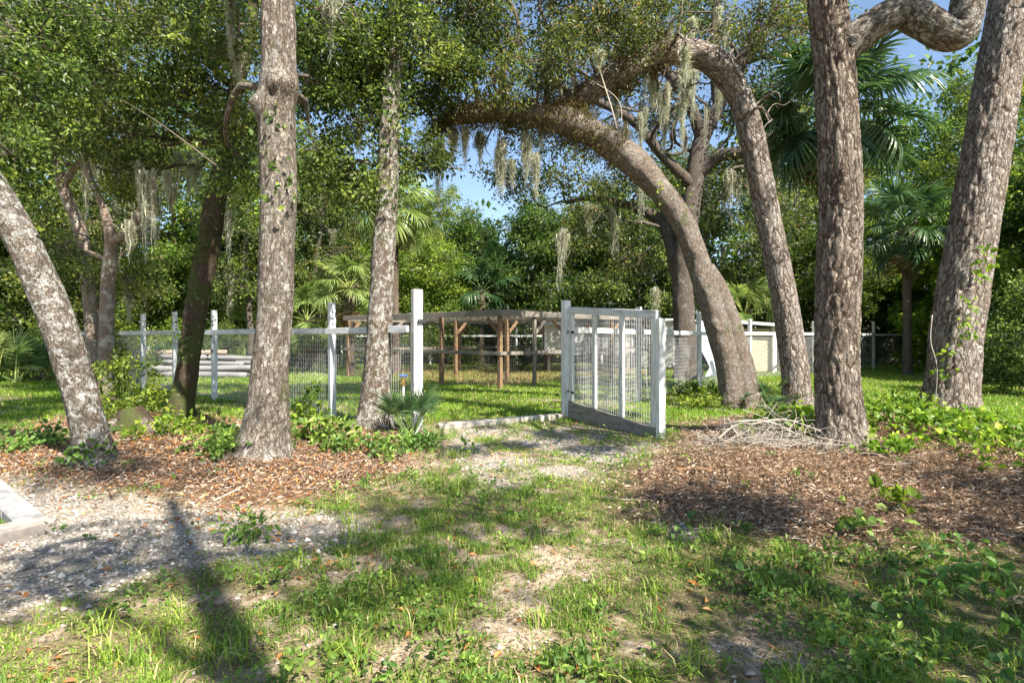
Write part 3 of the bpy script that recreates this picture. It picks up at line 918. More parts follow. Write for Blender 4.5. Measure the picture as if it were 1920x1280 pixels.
def px_trunk(pts, d0, base=None):
    """rows (column, row, width in photo pixels[, distance]) of a trunk -> x y z radius; the foot goes into the soil"""
    out = []
    for p in pts:
        d = p[3] if len(p) > 3 else d0
        out.append(np.append(W(p[0], p[1], d), p[2] / FPX * d / 2))
    out = np.array(out)
    z = float(gz(out[0, 0], out[0, 1]))
    out[0, 2] = z - 0.08
    return out

# ---- leaning lichen oak at the bed's end
b1 = G(172, 868); d1 = b1[1]
t = Tree("oak_tree", "leaning grey oak trunk blotched with white lichen beside the paver border", "tree", b1, M['bark_lichen'], M['oak_leaf'], 101)
P = [1, 1, 1, 0.63] * px_trunk([(178, 880, 92), (166, 800, 84), (146, 720, 84), (108, 600, 88), (60, 490, 86), (5, 385, 86), (-70, 270, 80), (-140, 150, 72), (-220, -20, 62), (-260, -250, 46)], d1)
t.trunk(P, 56, 0.045, 0.006, 0.75, 0.22, 0.07, bumps=[(W(60, 480, d1 - 0.2), 0.14, 0.05), (W(120, 620, d1 - .2), 0.12, 0.03)])
t.roots(6, 0.065, 0.45)
t.vine(0, 0.45, 0.62, 16, M['bright_leaf'], 0.07, 0.05, 0.10, 12)
t.vine(0, 0.22, 0.45, 5, M['bright_leaf'], 0.07, 0.05, 0.08, 7)
for (px, py, d, r, n) in [(-120, 60, 6.2, 1.1, 60), (60, 40, 7.2, 1.0, 55), (40, 170, 6.6, 0.8, 45), (170, 110, 7.6, 0.9, 50), (30, 300, 6.4, 0.5, 26), (-150, -180, 6.5, 1.5, 70), (120, -150, 7.5, 1.5, 70), (-400, -200, 6.0, 1.6, 70)]:
    t.blob(W(px, py, d), r, n, 0, 0.45, 1.0)
t.moss(5, 0.3, 0.7)
t.finish()

# ---- slim dark mossy oak
b2 = G(338, 785); d2 = b2[1]
t = Tree("oak_tree", "slim dark mossy leaning trunk with a split bark scar, white at its foot", "tree", b2, M['bark_moss'], M['oak_leaf'], 102)
P = [1, 1, 1, 0.78] * px_trunk([(336, 792, 62), (346, 730, 52), (358, 640, 50), (374, 540, 56), (394, 440, 52), (406, 370, 44), (420, 290, 38), (440, 180, 34), (468, 60, 30), (480, -60, 26), (470, -200, 20)], d2)
t.trunk(P, 40, 0.045, 0.008, 0.5, 0.2, 0.09)
t.roots(5, 0.05, 0.3)
t.vine(0, 0.12, 0.55, 60, M['dark_leaf'], 0.055, 0.04, 0.09, 14)
for (px, py, d, r, n) in [(300, 60, 8.2, 1.1, 70), (370, 170, 8.6, 0.9, 60), (240, 230, 9.0, 0.9, 60), (440, 250, 8.0, 0.55, 30), (320, -90, 8.0, 1.3, 70), (160, 30, 9.5, 1.2, 70), (260, 330, 9.2, 0.6, 30), (90, 120, 9.8, 1.1, 60), (400, 20, 9.2, 1.0, 60), (150, 230, 10, 0.9, 50), (520, -150, 8.5, 1.4, 60)]:
    t.blob(W(px, py, d), r, n, 0, 0.5, 1.0)
t.crooked(9, 0, 0.45, 0.95, 1.9, 0.028)
mr = np.random.default_rng(77)
for (px, py, l) in [(350, 300, 1.0), (338, 296, 0.8), (322, 308, 0.6), (300, 300, 1.1), (282, 330, 1.0), (270, 370, 1.4), (255, 330, 1.2), (365, 320, 0.6), (420, 400, 1.0), (315, 330, 0.7), (290, 350, 0.9), (245, 420, 0.9), (375, 280, 0.5), (410, 350, 0.8)]:
    add_moss(t.root, t.o, W(px + mr.normal() * 10, py + mr.normal() * 22, 8.8 + mr.normal() * 0.35), l * mr.uniform(0.6, 1.1), mr.uniform(0.7, 1.5))
t.finish()

# ---- tall oak with burls
b3 = G(492, 850); d3 = b3[1]
t = Tree("oak_tree", "tall straight grey oak with swollen burls high on its trunk", "tree", b3, M['bark_grey'], M['oak_leaf'], 103)
P = [1, 1, 1, 0.84] * px_trunk([(490, 862, 104), (500, 790, 92), (505, 710, 84), (514, 600, 78), (519, 480, 76), (523, 380, 76), (520, 280, 80), (518, 190, 82), (522, 120, 76), (522, 40, 74), (520, -60, 72), (515, -250, 62), (520, -500, 48), (540, -750, 34)], d3)
rt = W(505, 190, d3)
t.trunk(P, 56, 0.045, 0.007, 0.55, 0.25, 0.055, bumps=[(W(486, 196, d3 - .12), 0.09, 0.10), (W(522, 148, d3 - .22), 0.13, 0.12), (W(552, 160, d3 - .05), 0.14, 0.05), (W(508, 172, d3 - .22), 0.04, -0.06), (W(495, 160, d3 - .2), 0.05, -0.02), (W(476, 190, d3 - .1), 0.035, -0.07)])
t.roots(7, 0.07, 0.45)
t.vine(0, 0.29, 0.36, 8, M['bright_leaf'], 0.07, 0.05, 0.10, 9)
t.vine(0, 0.36, 0.42, 9, M['oak_leaf'], 0.07, 0.05, 0.12, 10)
for (px, py, d, r, n) in [(620, 50, 7.4, 0.8, 45), (425, 60, 7.4, 0.75, 45), (600, 170, 7.6, 0.5, 26), (560, -180, 6.5, 1.6, 80), (420, -260, 6.4, 1.6, 80), (650, -300, 7, 1.7, 70), (500, -600, 5.8, 2.0, 90), (450, 330, 7.2, 0.4, 18), (590, 300, 7.5, 0.35, 14)]:
    t.blob(W(px, py, d), r, n, 0, 0.45, 1.0)
R = crom(np.array([np.append(W(px, py, 6.6), r) for px, py, r in [(225, 185, .003), (290, 225, .005), (350, 268, .007), (415, 318, .008)]]), 0.12)
t.moss(8, 0.3, 0.8)
t.finish()
bs = thing("dead_branch", "thin pale dead branch slanting through the leaves", "branch", R[-1, :3])
v, tt, q, b = bark_tube(R[:, :3], R[:, 3], 8, 0.1, 0)
MB().add(v, t=tt, q=q, b=b).build("stick", M['twig'], bs, R[-1, :3], True)

# ---- mottled oak by the latch post
b4 = G(700, 800); d4 = b4[1]
t = Tree("oak_tree", "lichen-mottled oak wrapped in leafy ivy above, beside the latch post", "tree", b4, M['bark_mottled'], M['oak_leaf'], 104)
P = [1, 1, 1, 0.88] * px_trunk([(702, 808, 76), (705, 745, 62), (710, 650, 55), (715, 560, 53), (720, 460, 49), (725, 380, 44), (728, 280, 42), (733, 180, 40), (740, 80, 36), (745, -40, 32), (745, -200, 26), (750, -420, 18)], d4)
t.trunk(P, 44, 0.045, 0.006, 0.55, 0.22, 0.07)
t.roots(6, 0.055, 0.35)
t.vine(0, 0.36, 0.80, 190, M['oak_leaf'], 0.07, 0.048, 0.16, 16)
for (px, py, d, r, n) in [(650, 90, 8.0, 0.8, 55), (770, 60, 8.2, 0.9, 60), (820, 140, 8.8, 0.75, 50), (670, 230, 8.0, 0.55, 32), (790, 290, 8.4, 0.45, 24), (860, 40, 9.4, 0.9, 55), (690, 370, 7.9, 0.4, 24), (620, 330, 8.6, 0.5, 26), (720, -150, 7.6, 1.4, 70), (900, -120, 8.4, 1.4, 70), (640, 150, 8.5, 0.6, 36), (720, 160, 8.6, 0.7, 45), (560, 90, 9.5, 1.0, 60)]:
    t.blob(W(px, py, d), r, n, 0, 0.35, 1.0)
t.moss(4, 0.3, 0.9)
t.finish()

# ---- the arching oaks over the gate
b5 = G(1380, 768); d5 = b5[1]
t = Tree("arching_oak", "oak trunk arching low over the open gate, ferns along its limb", "tree", b5, M['bark_smooth'], M['oak_leaf_olive'], 105, leaf_l=0.072, leaf_w=0.038, per=36)
P5 = [1, 1, 1, 0.72] * px_trunk([(1372, 775, 66), (1368, 700, 62), (1345, 610, 62), (1318, 520, 61), (1288, 435, 60), (1248, 370, 60), (1190, 305, 60), (1130, 262, 56), (1060, 228, 50), (980, 213, 46), (900, 212, 42), (845, 222, 32), (812, 248, 20), (790, 272, 10)], d5)
P5[6:, 3] *= 1.28
t.trunk(P5, 48, 0.05, 0.005, 0.3, 0.2, 0.07, bumps=[(W(1146, 258, d5 - .2), 0.12, 0.08), (W(1090, 235, d5 - .2), 0.2, 0.05), (W(1225, 345, d5 - .2), 0.10, 0.04), (W(1300, 470, d5 - .2), 0.12, 0.035), (W(1340, 610, d5 - .2), 0.09, 0.04), (W(1000, 205, d5 - .1), 0.15, 0.05), (W(940, 200, d5), 0.12, 0.05), (W(1060, 215, d5 - .1), 0.10, 0.06), (W(1190, 310, d5 - .15), 0.08, 0.05), (W(1265, 400, d5 - .2), 0.09, -0.03)])
tw = px_trunk([(1402, 772, 56, d5 + .35), (1392, 700, 48, d5 + .35), (1372, 620, 42, d5 + .35), (1350, 550, 36, d5 + .35), (1326, 500, 26, d5 + .3)], d5 + .35)
t.trunk(tw, 32, 0.05, 0.005, 0.3, 0.2, 0.05, name="twin_trunk", keep=False)
t.paths[0] = crom(P5, 0.05)
nP = len(t.paths[0])
t.vine(0, 0.58, 0.97, 480, M['fern'], 0.10, 0.017, 0.065, 20, "fern")
t.vine(0, 0.40, 0.48, 7, M['vine_leaf'], 0.06, 0.05, 0.07, 8)
for (px, py, d, r, n) in [(860, 120, 9.0, 0.75, 46), (940, 70, 9.4, 0.8, 48), (1010, 120, 9.2, 0.6, 34), (820, 300, 8.4, 0.30, 14), (880, 20, 9.2, 0.8, 46), (780, 180, 8.8, 0.5, 28), (930, 150, 8.8, 0.5, 26), (960, -100, 9, 1.2, 60), (1060, -20, 9.6, 0.9, 50)]:
    t.blob(W(px, py, d), r, n, 0, 0.66, 1.0, arch=0.3)
for (px, py, l, w) in [(942, 262, 1.0, 1.4), (935, 280, 0.8, 1.2), (985, 250, 0.9, 1.3), (990, 260, 0.8, 1.2), (1005, 290, 0.8, 1.2), (960, 300, 0.5, 1.0), (872, 240, 0.7, 1.2), (848, 240, 0.8, 1.2), (820, 262, 1.2, 1.6), (828, 262, 0.9, 1.2), (855, 250, 0.45, 1.0), (900, 250, 0.6, 1.3), (1080, 250, 0.5, 0.9), (1015, 240, 0.4, 0.9)]:
    add_moss(t.root, t.o, W(px, py, d5), l, w)
t.crooked(9, 0, 0.62, 0.95, 1.9, 0.035)
nest = spray(np.array([W(900, 255, d5), W(905, 265, d5), W(897, 270, d5)]), 0.10, 300, 0.06, 0.006, np.random.default_rng(5))
MB().add(nest[0], t=nest[1], c=nest[2] * [0.3, 0.2, 1, 1]).build("air_plant", M['bark_moss'], t.root, t.o)
for pts in ([(1162, 268, .012), (1150, 215, .016), (1130, 150, .012), (1112, 90, .008)], [(1162, 268, .010), (1160, 190, .008), (1090, 140, .006)]):
    R = crom(np.array([np.append(W(px, py, d5 - .15), r) for px, py, r in pts]), 0.1)
    v, tt, q, b = bark_tube(R[:, :3], R[:, 3], 8, 0.1, 0)
    MB().add(v, t=tt, q=q, b=b).build("dead_twig", M['twig_pale'], t.root, t.o, True)
t.finish()

b6 = G(1495, 760); d6 = b6[1]
t = Tree("arching_oak", "tall hooked oak trunk bending back over the other arch, behind the mulch", "tree", b6, M['bark_ridge'], M['oak_leaf_olive'], 106, leaf_l=0.072, leaf_w=0.038, per=34)
P6 = [1, 1, 1, 0.77] * px_trunk([(1496, 768, 66), (1490, 690, 62), (1472, 570, 61), (1450, 455, 60), (1427, 345, 60), (1410, 255, 58), (1386, 182, 57), (1346, 122, 54), (1290, 98, 50), (1220, 108, 48), (1150, 142, 50), (1090, 182, 46), (1050, 204, 34), (1020, 220, 14)], d6)
P6[7:, 3] *= 1.2
t.trunk(P6, 48, 0.05, 0.008, 0.3, 0.25, 0.06, bumps=[(W(1412, 262, d6 - .2), 0.12, 0.05), (W(1395, 205, d6 - .2), 0.10, 0.04), (W(1455, 480, d6 - .2), 0.10, 0.03), (W(1240, 95, d6 - .1), 0.12, 0.04), (W(1340, 130, d6 - .1), 0.13, 0.04)])
t.vine(0, 0.74, 0.99, 220, M['fern'], 0.10, 0.017, 0.065, 20, "fern")
for (px, py, d, r, n) in [(1140, 40, 9.8, 0.8, 44), (1220, 20, 10, 0.8, 44), (1080, 80, 9.4, 0.6, 32), (1270, -80, 10, 1.1, 60), (1100, -60, 9.6, 1.1, 60), (1180, 80, 9.6, 0.45, 22)]:
    t.blob(W(px, py, d), r, n, 0, 0.72, 1.0, arch=0.3)
for (px, py, d, r, n) in [(1440, 40, 9.8, 0.8, 46), (1480, -100, 10, 1.2, 60)]:
    t.blob(W(px, py, d), r, n, 0, 0.5, 0.62, arch=0.2, r0=0.06)
t.crooked(9, 0, 0.70, 0.95, 1.8, 0.03)
t.crooked(9, 0, 0.45, 0.95, 1.9, 0.028)
t.moss(24, 0.3, 0.9)
t.finish()

# ---- the two big ridge-barked oaks on the mulch mound
b7 = G(1577, 828); d7 = b7[1]
t = Tree("live_oak", "large brown ridge-barked oak with a crooked limb, brush pile at its foot", "tree", b7, M['bark_ridge_dark'], M['oak_leaf'], 107)
P7 = [1, 1, 1, 0.93] * px_trunk([(1578, 842, 100), (1575, 780, 86), (1570, 700, 84), (1570, 600, 82), (1572, 500, 82), (1576, 400, 82), (1574, 300, 80), (1568, 200, 78), (1562, 100, 78), (1553, 20, 76), (1546, -80, 74), (1540, -250, 66), (1535, -450, 56), (1500, -700, 40)], d7)
t.trunk(P7, 84, 0.028, 0.020, 0.55, 0.20, 0.04, cell=0.06)
t.roots(7, 0.075, 0.5)
LB = np.array([np.append(W(px, py, d), w / FPX * d / 2) for px, py, w, d in [(1578, 92, 64, d7), (1612, 66, 58, d7 - .05), (1655, 36, 54, d7 - .1), (1695, 22, 56, d7 - .1), (1735, 42, 58, d7 - .15), (1775, 66, 54, d7 - .2), (1804, 58, 54, d7 - .2), (1815, 5, 56, d7 - .2), (1832, -90, 50, d7 - .2), (1870, -220, 42, d7 - .1), (1900, -400, 30, d7)]])
R = crom(LB, 0.03)
v, tt, q, b = bark_tube(R[:, :3], R[:, 3], 56, 0.07, 0.008, 17, cell=0.04)
MB().add(v, t=tt, q=q, b=b).build("limb", M['bark_lichen'], t.root, t.o, True)
t.paths.append(R)
for (px, py, d, r, n) in [(1560, -330, 5.6, 1.5, 80), (1380, -260, 6.2, 1.4, 70), (1450, -600, 5.4, 1.8, 90), (1650, -650, 6, 1.8, 80), (1250, -500, 5.8, 1.6, 70)]:
    t.blob(W(px, py, d), r, n, 0, 0.6, 1.0)
t.above = 1.0
for (x, y, z, r, n) in [(4.4, 2.9, 5.4, 0.6, 22), (4.9, 5.5, 6.0, 0.6, 22), (3.4, 3.6, 6.2, 0.5, 16), (2.4, 4.6, 6.6, 0.5, 16), (5.4, 4.2, 6.6, 0.6, 18), (3.3, 3.8, 4.5, 0.32, 12), (2.7, 3.3, 4.3, 0.3, 11), (3.7, 2.9, 4.5, 0.35, 12), (2.3, 2.8, 4.6, 0.3, 10), (4.0, 3.7, 4.9, 0.35, 12)]:
    t.blob((x, y, z), r, n, 0, 0.6, 1.0)  # unseen leaf clumps added above the frame to dapple gateway and arch
t.above = 0.16
for (px, py, d, r, n) in [(1800, -350, 5.4, 1.3, 60), (1980, -300, 5.6, 1.4, 60)]:
    t.blob(W(px, py, d), r, n, 1, 0.6, 1.0)
t.finish()

b8 = G(1780, 778); d8 = b8[1]
t = Tree("live_oak", "massive leaning grey oak trunk with small vines climbing its bark", "tree", b8, M['bark_ridge'], M['oak_leaf'], 108)
P8 = [1, 1, 1, 0.85] * px_trunk([(1776, 792, 112), (1784, 720, 102), (1794, 620, 98), (1809, 520, 95), (1826, 420, 92), (1846, 300, 88), (1866, 180, 85), (1882, 80, 82), (1900, -30, 80), (1925, -180, 72), (1950, -400, 56), (1960, -650, 36)], d8)
t.trunk(P8, 84, 0.032, 0.026, 0.32, 0.25, 0.04, cell=0.075)
t.roots(6, 0.09, 0.4)
rng8 = np.random.default_rng(88)
cp = []
for (px, py) in [(1840, 500), (1835, 520), (1850, 490), (1810, 600), (1800, 640), (1830, 580), (1780, 690), (1760, 700), (1822, 620), (1770, 660), (1845, 470), (1815, 560)]:
    cp.append(W(px, py, d8 - 0.52))
v, tt, c = spray(np.array(cp), 0.12, 7, 0.085, 0.07, rng8, up=0.2, wide=True)
MB().add(v, t=tt, c=c).build("vine", M['vine_leaf'], t.root, t.o)
R = crom(np.array([np.append(W(px, py, d8 - dd), .007) for px, py, dd in [(1752, 770, .50), (1757, 690, .52), (1745, 640, .46), (1748, 590, .42)]]), 0.1)
v, tt, q, b = bark_tube(R[:, :3], R[:, 3], 6, 0.1, 0)
MB().add(v, t=tt, q=q, b=b).build("vine_stem", M['twig_pale'], t.root, t.o, True)
for (px, py, d, r, n) in [(1850, -230, 8, 1.6, 80), (2050, -150, 8, 1.7, 80), (2000, -450, 8.2, 2.0, 90), (1750, -420, 8.2, 1.6, 70), (2150, 20, 8.5, 1.3, 60)]:
    t.blob(W(px, py, d), r, n, 0, 0.6, 1.0)
t.moss(4, 0.3, 0.8)
t.finish()

# ---- dark oak behind the gate, with its spreading branches
d9 = 17.0
t = Tree("live_oak", "dark twisted oak behind the fence with spreading mossy branches", "tree", (W(1290, 632, d9)[0], d9, float(gz(W(1290, 632, d9)[0], d9))), M['bark_dim'], M['oak_leaf_olive'], 109, leaf_l=0.115, leaf_w=0.065, per=34, cl_r=0.42)
P9 = [1, 1, 1, 0.86] * px_trunk([(1292, 712, 56), (1284, 620, 46), (1280, 520, 44), (1292, 410, 42), (1304, 330, 40), (1316, 262, 36), (1348, 198, 28), (1384, 130, 24), (1440, 50, 20), (1470, -60, 14)], d9)
t.trunk(P9, 32, 0.1, 0.012, 0.35, 0.35, 0.06, cell=0.09)
for pts in ([(1280, 540, 34), (1262, 470, 28), (1240, 415, 26), (1185, 388, 20), (1110, 372, 13), (1060, 380, 8)], [(1304, 330, 26), (1350, 292, 22), (1395, 284, 20), (1450, 250, 14), (1500, 190, 9)], [(1316, 262, 24), (1290, 190, 20), (1240, 120, 16), (1200, 40, 12), (1180, -60, 8)], [(1300, 350, 24), (1240, 290, 18), (1190, 230, 16), (1120, 190, 13), (1040, 160, 9)], [(1348, 198, 24), (1340, 100, 20), (1345, 0, 18), (1360, -120, 12)]):
    t.limb(crom(np.array([np.append(W(px, py, d9 + 0.4 * i * (-1) ** len(pts)), w / FPX * d9 / 2) for i, (px, py, w) in enumerate(pts)]), 0.15), 12)
for (px, py, d, r, n, pth) in [(1020, 130, 15.5, 1.1, 40, 4), (1120, 130, 16, 1.1, 36, 4), (1190, 30, 16.5, 1.2, 40, 3), (1050, 330, 17, 1.3, 50, 1), (1120, 420, 17, 1.1, 44, 1), (1200, 330, 17.5, 1.0, 34, 1), (1450, 200, 16.5, 1.2, 44, 2), (1400, 90, 17, 1.2, 40, 0), (1350, 40, 18, 1.2, 36, 5), (1500, 60, 16, 1.4, 50, 0), (1300, -60, 17, 1.6, 50, 3), (1240, 180, 18, 0.9, 26, 3), (1380, 330, 17, 1.0, 34, 2), (1180, 480, 18, 1.0, 36, 1), (1100, 250, 17.5, 0.9, 26, 4), (1340, 220, 18.5, 0.8, 24, 2), (1250, 70, 17, 1.0, 34, 3), (1290, 120, 18, 0.9, 28, 3), (1180, 170, 17, 0.9, 28, 4), (1230, 240, 18, 0.9, 28, 4), (1300, 30, 19, 1.2, 36, 5), (1400, 170, 18, 1.0, 34, 2), (1440, 300, 18, 1.0, 34, 2), (1080, 70, 17, 1.0, 32, 4), (1000, 250, 17, 1.0, 34, 1), (1460, 400, 18.5, 1.0, 30, 2), (960, 330, 18, 1.0, 34, 1)]:
    t.blob(W(px, py, d), r, n, pth, 0.35, 1.0)
t.crooked(5, 4, 0.2, 0.9, 3.0, 0.05)
t.crooked(5, 3, 0.2, 0.9, 3.0, 0.05, seed=1)
t.crooked(6, 0, 0.5, 0.95, 3.2, 0.06, seed=2)
t.moss(55, 0.4, 1.6, wmin=0.8, wmax=1.8)
for (px, py, l, w) in [(1050, 440, 1.6, 2.0), (1060, 430, 1.2, 2.0), (1105, 385, 0.9, 2.4), (1115, 385, 0.6, 2.0), (1200, 330, 1.6, 2), (1150, 395, 1.4, 2), (1215, 300, 1.2, 2.5), (1230, 540, 1.1, 2)]:
    add_moss(t.root, t.o, W(px, py, d9 - .3), l, w)
t.finish()

# ---- pale slender forked trees beyond the leaning oak
for (lab, pts, forks, d, sd) in [
    ("slender pale forked tree standing behind the leaning lichen oak", [(198, 735, 28), (200, 620, 25), (203, 520, 24), (208, 452, 22), (192, 385, 14), (168, 330, 12), (150, 250, 9)], [[(208, 452, 18), (235, 440, 16), (262, 400, 12), (280, 320, 8)]], 10.8, 121),
    ("thin pale trunk leaning away through the thicket behind the lichen oak", [(180, 735, 26), (170, 580, 23), (152, 440, 22), (118, 350, 20), (100, 250, 16), (90, 120, 12)], [[(118, 350, 14), (150, 300, 10), (190, 240, 7)]], 12.3, 122)]:
    base = W(pts[0][0], 632, d); base[2] = float(gz(base[0], d))
    t = Tree("slender_tree", lab, "tree", base, M['bark_pale'], M['oak_leaf'], sd, leaf_l=0.07, leaf_w=0.042, per=60, cl_r=0.33)
    t.trunk(px_trunk(pts, d), 24, 0.08, 0.004, 0.3, 0.2)
    for f in forks:
        t.limb(crom(np.array([np.append(W(px, py, d), w / FPX * d / 2) for px, py, w in f]), 0.12), 12)
    for (px, py, r, n) in [(150, 150, 1.0, 50), (80, 60, 1.1, 50), (200, 40, 1.1, 50), (270, 300, 0.7, 34), (60, 260, 0.9, 44), (120, 480, 0.7, 30), (240, 520, 0.6, 24)]:
        t.blob(W(px + 20 * (sd - 121), py, d + 0.6), r, n, 0, 0.4, 1.0)
    t.moss(8, 0.6, 1.6, wmin=1, wmax=2)
    t.finish()

# ---- sunward oak behind the viewer: it throws the long forked shadow on the sandy foreground
t = Tree("oak_tree", "oak standing behind the viewer, shading the sandy foreground", "tree", (2.75, -2.6, float(gz(2.75, -2.6))), M['bark_ridge'], M['oak_leaf'], 131, leaf_l=0.10, leaf_w=0.06, per=42, cl_r=0.42)
t.trunk(np.array([[2.75, -2.6, -0.1, 0.2], [2.65, -2.6, 1.5, 0.17], [2.7, -2.5, 3.5, 0.14], [2.85, -2.6, 5.0, 0.13], [3.2, -2.8, 7.5, 0.09], [3.3, -2.7, 9.5, 0.05]]), 24, 0.1)
for (x, y, z, r, n) in [(4.6, -3.4, 9.2, 0.9, 24), (3.0, -2.4, 10.4, 0.9, 22), (4.8, -1.8, 8.2, 0.6, 16), (1.6, -3.6, 9.0, 0.8, 18), (1.6, -1.6, 6.6, 0.5, 16), (0.9, -2.4, 5.6, 0.45, 14), (4.0, -3.4, 6.0, 0.5, 14)]:
    t.blob((x, y, z), r, n, 0, 0.45, 1.0)
t.finish()
t = Tree("oak_tree", "broad oak out of view beside the mound, shading the near grass", "tree", (6.0, -2.2, 0.0), M['bark_ridge'], M['oak_leaf'], 132, leaf_l=0.10, leaf_w=0.06, per=42, cl_r=0.42)
t.trunk(np.array([[6.0, -2.2, -0.1, 0.26], [5.9, -2.2, 1.5, 0.22], [5.8, -2.1, 3.0, 0.2], [5.6, -2.1, 5.0, 0.14], [5.5, -2.0, 7.0, 0.08]]), 24, 0.1)
for (x, y, z, r, n) in [(4.3, -1.4, 4.0, 0.55, 18), (5.2, -0.9, 4.6, 0.6, 20), (6.3, -0.2, 5.0, 0.7, 22), (4.9, -2.9, 4.6, 0.5, 16), (7.3, 0.6, 5.2, 0.7, 22), (3.7, -1.9, 3.4, 0.4, 12), (5.6, -2.6, 6.9, 0.7, 18), (4.0, 0.9, 4.2, 0.5, 22), (4.7, 0.5, 4.9, 0.4, 14), (3.2, -0.6, 3.6, 0.35, 12), (4.9, -2.0, 3.8, 0.45, 18), (4.1, -2.6, 3.4, 0.35, 14), (5.6, -0.4, 3.9, 0.4, 16)]:
    t.blob((x, y, z), r, n, 0, 0.35, 1.0)
t.finish()

# ------------------------------------------------------------------ thicket behind the fence
def copy_tree(o, parent=None):
    c = o.copy()
    COL.objects.link(c)
    c.parent = parent
    for ch in list(o.children):
        copy_tree(ch, c)
    return c

def stand(proto, used, xy, sc, rz, label, group):
    o = proto if not used else copy_tree(proto)
    o.location = (xy[0], xy[1], float(gz(xy[0], xy[1])) - 0.03)
    o.scale = (sc, sc, sc) if np.isscalar(sc) else sc
    o.rotation_euler = (0, 0, rz)
    tag(o, label, None, group)
    return o

def gen_tree(seed, H, cb, wd, nb, ncl, leaf, bark, L=0.135, Wd=0.08, per=38, clr=0.40, moss=0, r0=0.16, cat="tree", name="woodland_tree", lean=0.4):
    rng = np.random.default_rng(seed)
    t = Tree(name, "x", cat, (0, 0, 0), bark, leaf, seed, leaf_l=L, leaf_w=Wd, per=per, cl_r=clr)
    lx, ly = rng.normal(size=2) * lean
    zz = np.array([-0.1, 0.15, 0.4, 0.65, 0.85]) * H
    P = np.column_stack([lx * np.clip(zz / H, 0, 1) ** 1.5 + rng.normal(size=5) * 0.12 * (zz > 0), ly * np.clip(zz / H, 0, 1) ** 1.5 + rng.normal(size=5) * 0.12 * (zz > 0), zz, np.array([1.15, 0.85, 0.62, 0.4, 0.12]) * r0])
    t.trunk(P, 14, 0.25, 0.0, 0.3, 0.3, 0.1)
    for i in range(nb):
        f = (i + 0.5) / nb
        z = cb + (H - cb) * f
        prof = math.sin(math.pi * min(1, 0.22 + 0.78 * f)) ** 0.6
        a = i * 2.399 + rng.uniform(-.4, .4)
        rr = wd * 0.5 * prof * rng.uniform(0.35, 0.85)
        br = wd * rng.uniform(0.17, 0.26)
        t.blob((lx * f + rr * math.cos(a), ly * f + rr * math.sin(a), max(z, br * 0.5)), br, ncl, 0, 0.15, 1.0, big=False, flat=0.7)
    if moss:
        t.moss(moss, 0.6, 1.8, wmin=1.5, wmax=2.8)
    t.finish()
    return t.root

tall = [gen_tree(201, 11.5, 3.0, 6.5, 16, 34, M['oak_leaf'], M['bark_dim'], moss=8), gen_tree(202, 10.5, 2.2, 6.0, 16, 32, M['oak_leaf_olive'], M['bark_dim'], moss=14), gen_tree(203, 12.5, 4.0, 6.0, 15, 32, M['bright_leaf'], M['bark_pale'])]
bushy = [gen_tree(211, 6.2, 0.4, 4.4, 16, 32, M['dark_leaf'], M['bark_dim'], r0=0.09, name="understory_tree"), gen_tree(212, 5.4, 0.3, 4.2, 15, 30, M['bright_leaf'], M['bark_dim'], r0=0.08, name="understory_tree"), gen_tree(213, 7.5, 0.6, 4.6, 17, 32, M['oak_leaf'], M['bark_dim'], r0=0.10, name="understory_tree", moss=5), gen_tree(214, 6.0, 0.3, 4.2, 15, 24, M['vine_leaf'], M['bark_dim'], 0.17, 0.14, 22, 0.34, r0=0.08, name="vine_thicket", cat="thicket")]
low = [gen_tree(221, 1.9, 0.15, 2.4, 9, 26, M['bright_leaf'], M['bark_dim'], 0.085, 0.05, 36, 0.28, r0=0.03, name="shrub", cat="shrub", lean=0.1), gen_tree(222, 2.4, 0.15, 2.4, 10, 26, M['oak_leaf'], M['bark_dim'], 0.085, 0.05, 36, 0.28, r0=0.03, name="shrub", cat="shrub", lean=0.1)]
used = {}
def beside(px, d):
    marks = [(-200, "far past the sunlit palmetto"), (90, "behind the sunlit palmetto clump"), (240, "behind the slender pale trunks"), (330, "behind the slim mossy trunk"), (450, "behind the pole stack"), (560, "behind the tall burled oak"), (650, "behind the low cabbage palm"), (780, "behind the ivy-wrapped oak"), (900, "behind the pen's corner by the latch post"), (1010, "behind the middle of the pen"), (1120, "behind the coop"), (1230, "behind the open gate"), (1340, "behind the twisted oak"), (1430, "behind the lean-to shed"), (1520, "behind the hooked oak"), (1620, "behind the crooked-limbed oak"), (1720, "behind the fence's end"), (1850, "behind the massive leaning oak"), (5000, "past the massive leaning oak")]
    return next(m for k, m in marks if px <= k)
def put(lst, k, px, d, sc, label, group):
    x = (px - CX) / FPX * d
    o = stand(lst[k], used.get((id(lst), k)), (x, d), sc, float(RNG.uniform(0, 6.28)), label, group)
    used[(id(lst), k)] = True
    return o
TL = ["tall dark green woodland oak rising beyond the left fence run", "tall olive-leaved mossy oak rising above the thicket", "tall yellow-green woodland tree with a pale trunk beyond the fence"]
TG = ["dark green oaks beyond the fence", "mossy olive oaks of the thicket", "yellow-green woodland trees"]
TL = ["tall dark green woodland oak", "tall olive-leaved mossy oak", "tall yellow-green woodland tree"]
